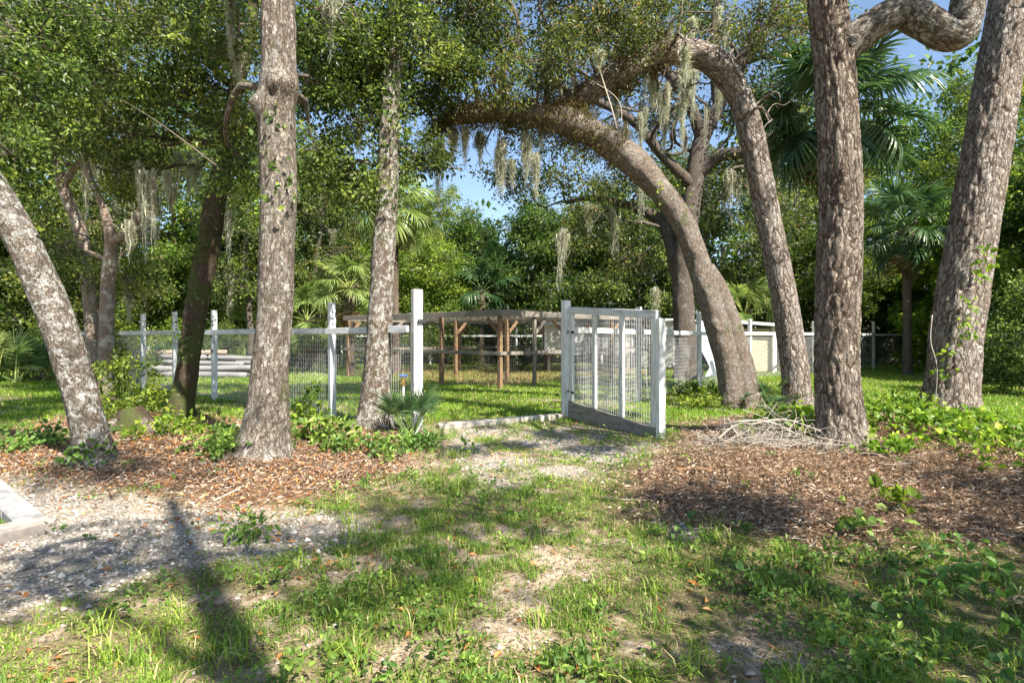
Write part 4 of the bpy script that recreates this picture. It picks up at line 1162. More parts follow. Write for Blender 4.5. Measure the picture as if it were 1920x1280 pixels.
for k, px, d, s in [(0, 20, 22, 1.0), (1, 210, 21, 0.8), (2, 330, 23, 0.95), (0, 470, 21, 0.9), (1, 590, 24, 0.9), (2, -150, 19, 1.05), (0, -350, 22, 1.1), (1, 640, 32, 0.9),
                    (1, 1330, 27, 0.95), (0, 1450, 24, 0.95), (1, 1560, 29, 1.05), (2, 1690, 27, 0.85), (0, 1850, 24, 1.05), (2, 1960, 20, 1.0), (1, 2100, 23, 1.1), (0, 2300, 25, 1.1), (2, 1600, 22, 0.6), (1, 1130, 31, 0.95), (0, 1000, 33, 0.8), (2, 830, 31, 0.74), (0, 1240, 34, 1.0), (1, 2000, 32, 1.2)]:
    put(tall, k, px, d, s, TL[k] + ' ' + beside(px, d), TG[k])
BL = ["dense dark understory tree, leafy to the ground, in the thicket behind the pens", "bright yellow-green understory tree, leafy to the ground, behind the fence", "mid-green mossy understory tree, leafy to the ground, beyond the fence", "tall bright thicket of broad-leaved vines behind the massive leaning oak"]
BL = ["dense dark understory tree leafy to the ground", "bright yellow-green understory tree leafy to the ground", "mid-green mossy understory tree leafy to the ground", "tall bright thicket of broad-leaved vines"]
BG = ["dark understory trees", "bright understory trees", "mid-green understory trees", "vine thickets"]
for k, px, d, s in [(1, 830, 26.5, 1.0), (0, 900, 29, 1.15), (0, 985, 28, 1.2), (2, 1060, 28, 1.0), (0, 1130, 29, 1.1), (2, 1200, 27, 1.0), (1, 700, 27, 1.15), (2, 610, 27, 1.0), (1, 540, 25, 1.05), (0, 480, 26, 1.1), (2, 420, 24, 1.0), (0, 360, 26, 1.0), (1, 290, 22, 0.85), (0, 230, 24, 1.0), (2, 130, 21, 0.9), (0, 60, 21, 0.85), (2, -40, 20, 0.9), (1, -150, 19, 0.9), (0, -260, 16, 1.0), (0, 1300, 28, 1.0), (1, 1380, 27, 0.85), (2, 1470, 27.5, 1.0), (0, 1560, 26, 0.9), (1, 1640, 27, 0.75), (0, 1700, 26, 0.75), (0, 1770, 24.5, 0.8), (2, 1860, 20.5, 0.9), (1, 1930, 16.5, 0.85), (0, 2020, 15, 0.95), (2, 2180, 16, 1.0), (1, 770, 29, 1.2), (0, 850, 33, 1.2), (3, 1800, 20.5, 1.0), (3, 1905, 17.5, 0.95), (3, 2040, 14.5, 0.95), (3, 1850, 22.5, 1.3)]:
    put(bushy, k, px, d, s, BL[k] + ' ' + beside(px, d), BG[k])
for k, px, d, s, lab in [(0, 1800, 19.5, 1.25, "bright leafy vine-covered shrub spilling over the fence beside the massive leaning oak"), (0, 1910, 15.5, 1.0, "bright green shrub on the lawn's edge behind the massive leaning oak"), (1, 1950, 12.0, 1.0, "dark green shrub on the lawn's edge past the massive leaning oak"), (0, 225, 15.0, 0.9, "leafy shrub between the slender pale trunks and the fence posts"), (1, 420, 20.0, 0.7, "rounded green shrub beyond the stacked poles"), (1, 90, 19.5, 0.8, "dark shrub behind the fan palmetto clump"), (0, 1395, 21.5, 0.6, "small bright shrub growing behind the lean-to shed"), (1, 970, 21.0, 0.35, "small ferny bush inside the wire pen")]:
    put(low, k, px, d, s, lab, None)

# far woods: one mass
rng = np.random.default_rng(77)
K = 1500
ang = rng.uniform(-1.25, 1.25, K); rad = rng.uniform(38, 60, K)
c = np.stack([np.sin(ang) * rad, np.cos(ang) * rad, rng.random(K) ** 0.8 * (9.5 + 5 * np.abs(np.sin(ang * 3.1)) + 5 * sstep(0.25, 0.5, np.abs(ang)))], -1)
v, tt, cc = spray(c, rng.uniform(1.0, 1.9, K), 34, 0.5, 0.32, rng)
tag(MB().add(v, t=tt, c=cc).build("far_woods", M['dark_leaf']), "dark green mass of woods far behind the fence", "woods", kind="stuff")

# ------------------------------------------------------------------ palms
def fan_mesh(seed, mat, n=40, petiole=0.9, seg=0.85, spread=125, droop=0.5, costa=0.35, width=0.028, split=0.4):
    """a fan frond along +X: petiole, bent midrib and drooping pleated segments"""
    rng = np.random.default_rng(seed)
    mb = MB()
    S = 7
    a = np.radians(np.linspace(-spread, spread, n) + rng.normal(size=n) * 1.5)
    t = np.linspace(0, 1, S)
    hub = np.stack([petiole + costa * (1 - np.abs(a) / a.max()) * 0.8, np.zeros(n), -costa * 0.35 * (1 - np.abs(a) / a.max()) ** 2], -1)
    ln = seg * (0.72 + 0.28 * np.cos(a * 0.6)) * rng.uniform(0.9, 1.05, n)
    d = np.stack([np.cos(a), np.sin(a), np.zeros(n)], -1)
    Pp = hub[:, None] + d[:, None] * (ln[:, None] * t)[..., None]
    dz = -droop * rng.uniform(0.7, 1.3, n)[:, None] * ln[:, None] * t ** 2.2
    Pp[:, :, 2] += dz + 0.10 * np.sin(np.abs(a))[:, None] * t
    Pp[:, :, :2] -= d[:, None, :2] * (np.abs(dz) * 0.35)[..., None]
    w = width * np.clip(np.minimum(0.35 + t * 2.2, 1.15 * (1 - t) ** 0.55), 0.03, 1)
    sd = np.stack([-np.sin(a), np.cos(a), np.zeros(n)], -1)[:, None] * w[None, :, None]
    lft, rgt = Pp - sd, Pp + sd
    rgt[:, :, 2] += w * 0.5
    lft[:, :, 2] += w * 0.5
    v = np.stack([lft, Pp, rgt], 2).reshape(-1, 3)
    i = np.arange(S - 1) * 3
    q = np.concatenate([np.stack([i, i + 1, i + 4, i + 3], -1), np.stack([i + 1, i + 2, i + 5, i + 4], -1)])
    q = (np.arange(n)[:, None, None] * 3 * S + q[None]).reshape(-1, 4)
    c = np.ones((n * 3 * S, 4)) * 0.5
    c[:, 0] = np.repeat(rng.random(n), 3 * S); c[:, 1] = np.clip(np.tile(np.repeat(t, 3), n) * 0.5 + 0.25, 0, 1); c[:, 3] = 1
    mb.add(v, q=q, c=c)
    R = np.column_stack([np.linspace(0, petiole + costa * 0.8, 8), np.zeros(8), -0.02 - costa * 0.35 * np.linspace(0, 1, 8) ** 3, np.linspace(0.022, 0.006, 8)])
    vv, tt, qq, _ = bark_tube(R[:, :3], R[:, 3], 5, 0, 0)
    mb.add(vv, t=tt, q=qq, c=np.tile([0.9, 0.9, 0, 1], (len(vv), 1)))
    return mb.mesh("frond", mat)

FAN = {'g': [fan_mesh(301, M['palm'], droop=0.55), fan_mesh(302, M['palm'], droop=0.8), fan_mesh(303, M['palm'], droop=0.35)],
       'l': [fan_mesh(304, M['palm_light'], droop=0.6), fan_mesh(305, M['palm_light'], droop=0.9), fan_mesh(306, M['palm_light'], droop=0.4)],
       'd': [fan_mesh(307, M['palm_dead'], droop=1.3, spread=80), fan_mesh(308, M['palm_dead'], droop=1.1, spread=60)],
       's': [fan_mesh(309, M['palm'], n=26, petiole=0.7, seg=0.5, spread=120, droop=0.10, costa=0.03, width=0.016), fan_mesh(310, M['palm'], n=24, petiole=0.7, seg=0.5, spread=105, droop=0.2, costa=0.03, width=0.015)],
       't': [fan_mesh(311, M['palm_light'], n=26, petiole=0.7, seg=0.55, spread=120, droop=0.15, costa=0.03, width=0.018), fan_mesh(312, M['palm_light'], n=24, petiole=0.7, seg=0.5, spread=100, droop=0.35, costa=0.03, width=0.016)]}

def fan(root, kind, loc, az, el, sc, rng, roll=None):
    o = link("frond", FAN[kind][int(rng.integers(0, len(FAN[kind])))], root)
    o.location = loc
    o.rotation_euler = (rng.normal() * 0.3 if roll is None else roll, -el, az)
    o.scale = (sc, sc, sc)
    return o

def palm(label, px, py, d, sc, seed, kinds='g', nf=26, dead=4, r=0.13, group=None, elmin=-55, elmax=75):
    """a cabbage palm: trunk with old leaf bases and a round head of fan fronds"""
    rng = np.random.default_rng(seed)
    top = W(px, py, d)
    base = np.array([top[0] + rng.normal() * 0.15, d, float(gz(top[0], d))])
    root = thing("cabbage_palm", label, "palm", base, group)
    H = max(0.3, top[2] - base[2])
    zz = np.linspace(-0.1, H, 5)
    P = np.column_stack([np.linspace(0, top[0] - base[0], 5), np.zeros(5), zz, np.array([1.2, 1.0, 1, 1.05, 1.1]) * r])
    R = crom(P, 0.12)
    v, tt, q, b = bark_tube(R[:, :3], R[:, 3], 20, 0.06, 0.012, seed, 0.2, 0.2, cell=0.08)
    MB().add(v, t=tt, q=q, b=b).build("trunk", M['palm_trunk'], root, (0, 0, 0), True)
    tp = np.array([top[0] - base[0], 0, H])
    # old split leaf bases just under the head
    for i in range(14):
        a = i * 2.4; z = H - 0.75 * i / 14
        p0 = tp * 1.0; p0[2] = z
        e = np.array([math.cos(a), math.sin(a), 0.9])
        s_ = p0 + np.array([math.cos(a), math.sin(a), 0]) * r * 0.8
        vv, bc = beam_v(s_, s_ + e * 0.24 * sc, 0.05, 0.02, (-math.sin(a), math.cos(a), 0))
        MB().add(vv, q=BOXF, b=bc).build("leaf_base", M['palm_trunk'], root)
    for i in range(nf):
        f = (i + 0.5) / nf
        el = math.radians(elmax + (elmin - elmax) * f + rng.normal() * 6)
        fan(root, kinds, tp, i * 2.39996 + rng.normal() * 0.2, el, sc * rng.uniform(0.85, 1.1), rng)
    for i in range(dead):
        fan(root, 'd', tp - [0, 0, 0.15], rng.uniform(0, 6.28), math.radians(rng.uniform(-88, -70)), sc * rng.uniform(0.7, 0.9), rng)
    return root

palm("dark cabbage palm with a round drooping head behind the crooked-limbed oak", 1562, 205, 11.5, 1.0, 401, 'g', 46, 8, elmin=-72)
palm("cabbage palm with a hanging brown frond, behind the bright shrub at the fence", 1700, 425, 18.5, 1.05, 402, 'g', 24, 5)
palm("pale green cabbage palm rising behind the ivy-wrapped oak", 738, 385, 19.5, 1.0, 403, 'l', 28, 5)
palm("low cabbage palm with pale drooping fans beside the wire pen", 655, 540, 18.8, 0.8, 404, 'l', 14, 4, elmin=-35)
palm("squat cabbage palm with dead skirt fronds behind the fence rail", 575, 600, 20.5, 0.85, 405, 'l', 16, 8)
palm("short cabbage palm with dead brown skirt beyond the far rail", 460, 632, 22.0, 0.95, 406, 'l', 14, 9)
palm("bright young cabbage palm behind the lean-to shed", 1395, 590, 22.8, 1.1, 407, 'l', 16, 1, elmin=5)
palm("dim cabbage palm with dry hanging fronds behind the wire pen", 905, 545, 26.5, 1.0, 408, 'g', 14, 10)
palm("old palm with a brown skirt deep in the thicket behind the pen", 930, 500, 28.5, 1.1, 409, 'g', 12, 12)

def palmetto(label, px, py, n, sc, seed, kinds='s', spread=0.25, elo=25, ehi=85, d=None):
    rng = np.random.default_rng(seed)
    base = G(px, py) if d is None else np.array([(px - CX) / FPX * d, d, float(gz((px - CX) / FPX * d, d))])
    root = thing("saw_palmetto", label, "palmetto", base)
    R = np.column_stack([np.linspace(-0.1, 0.25, 6) * sc, np.zeros(6), np.linspace(-0.05, 0.12, 6) * sc, np.full(6, 0.06 * sc)])
    v, tt, q, b = bark_tube(R[:, :3], R[:, 3], 10, 0.1, 0.01, seed)
    MB().add(v, t=tt, q=q, b=b).build("stem", M['palm_trunk'], root, (0, 0, 0), True)
    for i in range(n):
        off = rng.normal(size=3) * spread * sc * 0.4; off[2] = 0.02
        fan(root, kinds, off, i * 2.39996 + rng.normal() * 0.3, math.radians(rng.uniform(elo, ehi)), sc * rng.uniform(0.7, 1.1), rng)
    return root
palmetto("dark green saw palmetto fan clump at the foot of the latch post", 768, 815, 15, 0.58, 411, elo=35)
palmetto("small dark palmetto between the arching oak and the hooked oak", 1440, 770, 10, 0.62, 412, elo=10)
palmetto("large sunlit saw palmetto clump at the lawn's edge", 30, 712, 26, 1.25, 413, 't', 1.1, 15)
palmetto("saw palmetto growing behind the sunlit clump", -60, 690, 24, 1.3, 414, 't', 1.2, 20, d=15.0)
palmetto("upright palmetto rising behind the sunlit clump beside the shrub", 60, 640, 22, 1.4, 415, 's', 0.9, 25, d=16.2)
palmetto("narrow upright palmetto behind the fence posts near the stacked poles", 285, 640, 12, 1.2, 416, 's', 0.5, 40, d=18.5)
palmetto("pale palmetto beside the bright young cabbage palm", 1430, 640, 12, 1.2, 417, 't', 0.5, 40, d=23.5)

# ------------------------------------------------------------------ fence runs
def P3(xy, z=0.0):
    return np.array([xy[0], xy[1], float(gz(xy[0], xy[1])) + z])

def mesh_panel(name, mat, parent, origin, a, b, z0, z1, sx=0.05, sz=0.075, r=0.0014, sag=0.0):
    """welded wire between two posts, each wire real"""
    a = np.asarray(a, float); b = np.asarray(b, float)
    L = np.linalg.norm(b - a)
    n = max(2, int(L / sx)); m = max(2, int((z1 - z0) / sz))
    segs = []
    ga, gb = float(gz(*a)), float(gz(*b))
    for i in range(n + 1):
        p = a + (b - a) * i / n; g = ga + (gb - ga) * i / n
        segs.append(((p[0], p[1], g + z0), (p[0], p[1], g + z1)))
    for j in range(m + 1):
        z = z0 + (z1 - z0) * j / m
        segs.append(((a[0], a[1], ga + z), (b[0], b[1], gb + z)))
    v, q = wires(segs, r)
    return MB().add(v, q=q).build(name, mat, parent, origin)

def fence(label, pts, mat, rail_z=1.35, post_h=1.82, wire=True, skip_post=(), pw=0.095, wsx=0.05, rail_mat=None, wr=0.0021):
    o = P3(pts[0])
    root = thing("wire_fence", label, "fence", o)
    for i, p in enumerate(pts):
        if i in skip_post: continue
        g = P3(p)
        h = post_h + RNG.normal() * 0.03
        tilt = RNG.normal(size=2) * 0.012
        beam("post", mat, root, o, g - [0, 0, 0.15], g + [tilt[0], tilt[1], h], pw, pw, (0.7, 0.7, 0), 0.008)
    for a, b in zip(pts[:-1], pts[1:]):
        a3, b3 = P3(a, rail_z), P3(b, rail_z)
        t = unit(b3 - a3); nrm = np.array([t[1], -t[0], 0]) * (pw / 2 + 0.024)
        if nrm[1] > 0: nrm = -nrm
        beam("rail", rail_mat or mat, root, o, a3 + nrm + t * 0.004, b3 + nrm - t * 0.004, 0.04, 0.09)
        if wire:
            mesh_panel("wire_mesh", M['wire'], root, o, np.asarray(a) + nrm[:2] * 0.45, np.asarray(b) + nrm[:2] * 0.45, 0.06, rail_z + 0.02, wsx, r=wr)
    return root

LATCH, HINGE = np.array([-1.262, 7.55]), np.array([0.825, 8.72])
ldir = np.array([-0.774, 0.633])
left_pts = [LATCH + ldir * (0.09)] + [LATCH + ldir * s for s in (1.95, 4.0, 6.05, 8.0, 9.95, 11.9, 13.9, 15.9)]
fence("white post and wire fence running from the latch post to the pole stack", [tuple(p) for p in left_pts], M['white_paint_old'], skip_post=(0,))
right_pts = [tuple(HINGE + np.array([0.055, 0.07])), (2.42, 10.9), (4.52, 13.7), (7.05, 16.9), (10.3, 19.4), (14.1, 22.2), (16.6, 23.2)]
fence("white post and wire fence running from the gate hinge to the bright shrub", right_pts, M['white_paint'], skip_post=(0,))
far_pts = [(-19.5, 26.2), (-15.6, 26.1), (-11.7, 26.0), (-7.8, 26.0), (-3.75, 26.0), (0.2, 26.1), (4.1, 26.1), (7.9, 26.3)]
fence("far white rail fence crossing behind the wooden pen", far_pts, M['white_paint'], wire=False, rail_z=1.30, post_h=1.85)

# ------------------------------------------------------------------ gate
def gate():
    o = P3(LATCH)
    lp = thing("gate_post", "tall white square post with a black latch, palmetto at its foot", "post", o)
    up = unit(np.append(HINGE - LATCH, 0))
    beam("shaft", M['white_paint'], lp, o, P3(LATCH, -0.2), P3(LATCH, 1.87), 0.125, 0.125, up, 0.008)
    lt = beam("latch", M['iron'], lp, o, P3(LATCH, 1.45) + up * 0.0 + [0.03, -0.09, 0], P3(LATCH, 1.45) + up * 0.15 + [0.0, -0.09, 0], 0.03, 0.05)
    beam("latch_bolt", M['iron'], lp, o, P3(LATCH, 1.40) + up * 0.075, P3(LATCH, 1.47) + up * 0.075, 0.025, 0.025)
    wv, wq = wires([((LATCH[0] - 0.03, LATCH[1] - 0.085, 1.3), (LATCH[0] - 0.05, LATCH[1] - 0.09, 0.72)), ((LATCH[0] - 0.05, LATCH[1] - 0.09, 0.72), (LATCH[0] - 0.02, LATCH[1] - 0.085, 0.6))], 0.005, 5)
    MB().add(wv, q=wq).build("cord", M['iron'], lp, o)
    # standpipe tap beside the post
    fp = LATCH + np.array([-0.16, -0.10])
    fo = P3(fp)
    fa = thing("water_tap", "small standpipe tap with blue handle beside the latch post", "tap", fo)
    def rod(name, a, b, r, mat, par):
        v, q = wires([(a, b)], r, 10)
        return MB().add(v, q=q).build(name, mat, par, fo, True)
    rod("pipe", fo - [0, 0, 0.1], fo + [0, 0, 0.62], 0.014, M['pipe'], fa)
    rod("valve", fo + [0, 0, 0.60], fo + [0, 0, 0.70], 0.024, M['brass'], fa)
    rod("spout", fo + [0, 0, 0.66], fo + [-0.02, -0.12, 0.62], 0.014, M['brass'], fa)
    rod("handle", fo + [-0.05, 0, 0.73], fo + [0.05, 0, 0.73], 0.016, M['blue_plastic'], fa)
    # hinge post
    ho = P3(HINGE)
    hp = thing("gate_post", "white square post carrying the hinges of the open gate", "post", ho)
    beam("shaft", M['white_paint'], hp, ho, P3(HINGE, -0.2), P3(HINGE, 1.80), 0.11, 0.11, up, 0.008)
    # gate leaf, swung open towards the viewer
    A2 = HINGE + np.array([0.045, -0.085]); B2 = np.array([1.72, 6.72])
    ga = np.append(A2, 0.0); gb = np.append(B2, 0.0)
    za, zb = float(gz(*A2)) + 0.02, float(gz(*A2)) - 0.10
    t = unit(gb - ga); L = np.linalg.norm(gb - ga)
    nr = np.array([t[1], -t[0], 0])        # away from the path
    if nr[0] < 0: nr = -nr
    go = np.array([A2[0], A2[1], za])
    gr = thing("gate_leaf", "white timber and wire gate standing open on the gravel path", "gate", go)
    def at(s, z, off=0.0):
        k = za + (zb - za) * s
        return ga + (gb - ga) * s + nr * off + [0, 0, k + z]
    top = 1.68
    for s, w in ((0.035, 0.10), (0.34, 0.085), (0.655, 0.085), (0.972, 0.10)):
        beam("stile", M['white_paint'], gr, go, at(s, 0.262), at(s, top - 0.102 - 0.02 * s), w, 0.045, tuple(nr))
    beam("top_rail", M['white_paint_old'], gr, go, at(0, top - 0.05), at(1.0, top - 0.075), 0.05, 0.10)
    beam("end_post", M['white_paint'], gr, go, at(1.0, 0.0) + t * 0.055, at(1.0, top - 0.12) + t * 0.055, 0.07, 0.09, tuple(nr))
    beam("kick_board", M['shaded_grey_board'], gr, go, at(0.0, 0.13, -0.006), at(0.345, 0.13, -0.006), 0.04, 0.255)
    beam("kick_board", M['shaded_grey_board'], gr, go, at(0.347, 0.128, -0.006), at(0.955, 0.128, -0.006), 0.04, 0.262)
    beam("kick_board", M['shaded_grey_board'], gr, go, at(0.957, 0.125, -0.004), at(1.0, 0.125, -0.004), 0.045, 0.262)
    segs = []
    n = int(L / 0.05); m = int(1.3 / 0.06)
    for i in range(n + 1):
        s = i / n
        segs.append((at(s, 0.2, 0.036), at(s, top - 0.05 - RNG.random() * 0.02, 0.036)))
    zz = np.linspace(0.22, top - 0.08, m)
    for z in zz:
        k = RNG.normal(size=7) * 0.004
        for i in range(6):
            segs.append((at(i / 6, z + k[i], 0.036), at((i + 1) / 6, z + k[i + 1], 0.036)))
    v, q = wires(segs, 0.0021)
    MB().add(v, q=q).build("wire_mesh", M['wire'], gr, go)
    for z in (0.4, 1.3):
        beam("hinge", M['iron'], gr, go, at(0, z) - t * 0.05, at(0.09, z, -0.03), 0.012, 0.04)
    # sill in the gateway
    so = P3(LATCH + up[:2] * 0.25)
    sl = thing("gate_sill", "pale concrete sill lying across the gateway", "sill", so)
    cuts = [0.30, 1.62, 2.10, 2.30]
    for a, b in zip(cuts[:-1], cuts[1:]):
        beam("sill_block", M['concrete'], sl, so, P3(LATCH + up[:2] * a, 0.01 + RNG.normal() * 0.004), P3(LATCH + up[:2] * (b - 0.012), 0.01), 0.14, 0.13, bev=0.015)
gate()

# ------------------------------------------------------------------ wooden wire pen
def pen_():
    C0 = np.array([-0.29, 13.7]); lu = unit(np.array([-4.9, 4.3])); ru = unit(np.array([3.3, 3.2]))
    LL, RL = 6.5, 6.6
    o = P3(C0)
    root = thing("animal_pen", "brown timber pen with wire sides and a sagging netted roof", "pen", o)
    H = 1.86
    def Q(a, b, z): return P3(C0 + lu * a + ru * b, 0) * [1, 1, 0] + [0, 0, z]
    la, ra = [0, 2.1, 4.3, LL], [0, 1.2, 2.4, 4.5, RL]
    posts = set()
    for a in la:
        for b in ra:
            if a in (0, LL) or b in (0, RL) or (a == 2.1 and b == 2.4) or (a == 4.3 and b == 2.4):
                posts.add((a, b))
    for (a, b) in sorted(posts):
        m = M['grey_wood'] if (b in (1.2,) or (a, b) == (4.3, 0)) else M['brown_wood']
        w = 0.10 if m is M['brown_wood'] else 0.08
        g = float(gz(*(C0 + lu * a + ru * b)))
        beam("post", m, root, o, Q(a, b, g - 0.1), Q(a, b, H + RNG.normal() * 0.02 - 0.05), w, w, tuple(np.append(lu, 0)))
        for du in ((lu if a < LL else -lu), (ru if b < RL else -ru)):
            if RNG.random() < 0.6:
                e = np.append(du, 0)
                beam("brace", m, root, o, Q(a, b, H - 0.50) + e * 0.05, Q(a, b, H - 0.14) + e * 0.42, 0.04, 0.09)
    tops = M['grey_wood']
    off = 0.055
    for b, s in ((0, -1), (RL, 1)):
        for z, h, w in ((H - 0.03, 0.14, 0.045), (0.86, 0.09, 0.04)):
            e = np.append(ru, 0) * s * (off + 0.024)
            beam("rail", tops if z > 1 else M['grey_wood'], root, o, Q(-0.12, b, z) + e, Q(LL + .12, b, z + 0.02) + e, w, h)
    for a, s in ((0, -1), (LL, 1)):
        for z, h, w in ((H - 0.03, 0.14, 0.045), (0.86, 0.09, 0.04)):
            e = np.append(lu, 0) * s * (off + 0.024)
            beam("rail", tops, root, o, Q(a, -0.05, z) + e, Q(a, RL + 0.05, z) + e, w, h)
    for i, b in enumerate(np.linspace(0.5, RL - 0.4, 7)):
        beam("joist", M['grey_wood'], root, o, Q(0.05, b, H - 0.03 + 0.03 * math.sin(b)), Q(LL - 0.05, b, H - 0.01), 0.045, 0.09)
    # fine wire on the four sides
    for (a0, b0), (a1, b1) in (((0, 0), (LL, 0)), ((0, 0), (0, RL)), ((LL, 0), (LL, RL)), ((0, RL), (LL, RL))):
        p, q_ = C0 + lu * a0 + ru * b0, C0 + lu * a1 + ru * b1
        mesh_panel("wire_mesh", M['wire_dark'], root, o, p, q_, 0.02, H - 0.06, 0.075, 0.075, 0.0016)
    # roof net with caught needles and moss
    n = 60
    segs = []
    sag = lambda a, b: H + 0.06 + 0.10 * (n2(np.array([a]), np.array([b]), 0.9, 61)[0] - 0.6)
    for i in range(0, n + 1, 1):
        a = LL * i / n
        bs = np.linspace(0, RL, 12)
        for b0, b1 in zip(bs[:-1], bs[1:]):
            segs.append((Q(a, b0, sag(a, b0)), Q(a, b1, sag(a, b1))))
    for i in range(0, n + 1, 1):
        b = RL * i / n
        as_ = np.linspace(0, LL, 12)
        for a0, a1 in zip(as_[:-1], as_[1:]):
            segs.append((Q(a0, b, sag(a0, b)), Q(a1, b, sag(a1, b))))
    v, q = wires(segs, 0.0022)
    MB().add(v, q=q).build("roof_net", M['wire_dark'], root, o)
    rng = np.random.default_rng(62)
    N = 9000
    a, b = rng.random(N) * LL, rng.random(N) * RL
    keep = n2(a, b, 1.3, 63) > 0.46
    a, b = a[keep], b[keep]; N = len(a)
    xy = C0 + np.outer(a, lu) + np.outer(b, ru)
    z = H + 0.06 + 0.10 * (n2(a, b, 0.9, 61) - 0.6)
    ax = rng.normal(size=(N, 3)); ax[:, 2] = np.where(rng.random(N) < 0.5, -1.2, ax[:, 2] * 0.2)
    v, t, c = leaves(np.column_stack([xy, z]), ax, rng.normal(size=(N, 3)), rng.uniform(0.05, 0.16, N), 0.014, rng=rng)
    tag(MB().add(v, t=t, c=c).build("caught_litter", M['moss_hang'], root, o), kind="stuff")
pen_()

# ------------------------------------------------------------------ raised coop, lean-to, tarp, pole stack
def sided_box(name, label, cat, x0, x1, y0, y1, z0, z1, mat, bh=0.11, roof=None, legs=True):
    o = np.array([(x0 + x1) / 2, y0, float(gz((x0 + x1) / 2, y0))])
    root = thing(name, label, cat, o)
    n = int((z1 - z0) / bh)
    bh = (z1 - z0) / n
    for i in range(n):
        z = z0 + bh * (i + 0.5)
        for (a, b) in (((x0, y0), (x1, y0)), ((x0, y1), (x0, y0)), ((x1, y0), (x1, y1)), ((x1, y1), (x0, y1))):
            a3, b3 = np.array([*a, z]), np.array([*b, z])
            t = unit(b3 - a3); nn = np.cross(t, [0, 0, 1])
            beam("siding_board", mat, root, o, a3 + nn * 0.004, b3 + nn * 0.004, 0.022, bh * 1.08, tuple(np.array([0, 0, 1]) + nn * 0.14), 0)
    for x in (x0, x1):
        for y in (y0, y1):
            e = np.array([0.014 if x == x1 else -0.014, 0.014 if y == y1 else -0.014, 0])
            beam("corner_trim", M['white_paint_old'], root, o, np.array([x, y, z0 - 0.02]) + e * 1.6, np.array([x, y, z1 + 0.02]) + e * 1.6, 0.07, 0.07, (0, 1, 0))
            if legs:
                beam("leg", M['grey_wood'], root, o, (x + (0.1 if x == x0 else -0.1), y + (0.1 if y == y0 else -0.1), float(gz(x, y)) - 0.1), (x + (0.1 if x == x0 else -0.1), y + (0.1 if y == y0 else -0.1), z0), 0.09, 0.09, (0, 1, 0))
    if legs:
        beam("floor", M['grey_wood'], root, o, (x0 - .02, (y0 + y1) / 2, z0 - 0.055), (x1 + .02, (y0 + y1) / 2, z0 - 0.055), y1 - y0, 0.09)
    return root, o
r_, o_ = sided_box("chicken_coop", "pale sided raised coop behind the wooden pen", "coop", 1.2, 4.2, 20.0, 21.6, 0.72, 1.72, M['siding'])
beam("roof", M['roof_sheet'], r_, o_, (1.05, 20.8, 1.79), (4.35, 20.8, 1.79), 1.95, 0.05, (0, -0.1, 1))
r_, o_ = sided_box("storage_shed", "dull grey sided shed behind the twisted oak", "shed", 4.9, 7.1, 22.0, 24.2, 0.10, 1.85, M['siding'], legs=False)
beam("roof", M['roof_sheet'], r_, o_, (4.75, 23.1, 1.95), (7.25, 23.1, 1.95), 2.5, 0.05, (0, -0.06, 1))
# lean-to with sloping roof
r_, o_ = sided_box("lean_to_shed", "small beige lean-to shed with a white sloping roof by the fence", "shed", 7.55, 9.15, 20.0, 21.4, 0.05, 1.55, M['beige_siding'], 0.14, legs=False)
beam("roof", M['roof_sheet'], r_, o_, (7.3, 20.6, 1.80), (9.45, 20.6, 1.66), 1.9, 0.05)
beam("fascia", M['white_paint'], r_, o_, (7.3, 19.63, 1.80), (9.45, 19.63, 1.66), 0.03, 0.10)
beam("corner_post", M['white_paint'], r_, o_, (9.16, 19.9, -0.1), (9.16, 19.9, 1.62), 0.14, 0.12, (0, 1, 0))
# torn white sheet leaning on the fence corner
pts = [(6.02, 0.0), (6.30, 0.0), (6.62, 0.10), (6.55, 0.35), (6.38, 0.62), (6.30, 0.9), (6.36, 1.25), (6.28, 1.55), (6.20, 1.72), (5.98, 1.78), (5.90, 1.5), (6.0, 1.2), (5.98, 0.8), (6.12, 0.5), (6.2, 0.3)]
n = len(pts)
vf = np.array([[x, 17.75 + 0.25 * z, z + 0.02] for x, z in pts]); vb = vf + [0, 0.02, 0]
me = bpy.data.meshes.new("torn_sheet")
me.from_pydata(np.vstack([vf, vb]).tolist(), [], [list(range(n)), list(range(2 * n - 1, n - 1, -1))] + [[i, n + i, n + (i + 1) % n, (i + 1) % n] for i in range(n)])
me.materials.append(M['tarp'])
tag(link("torn_sheet", me), "torn white sheet leaning behind the arching oak", "sheet")

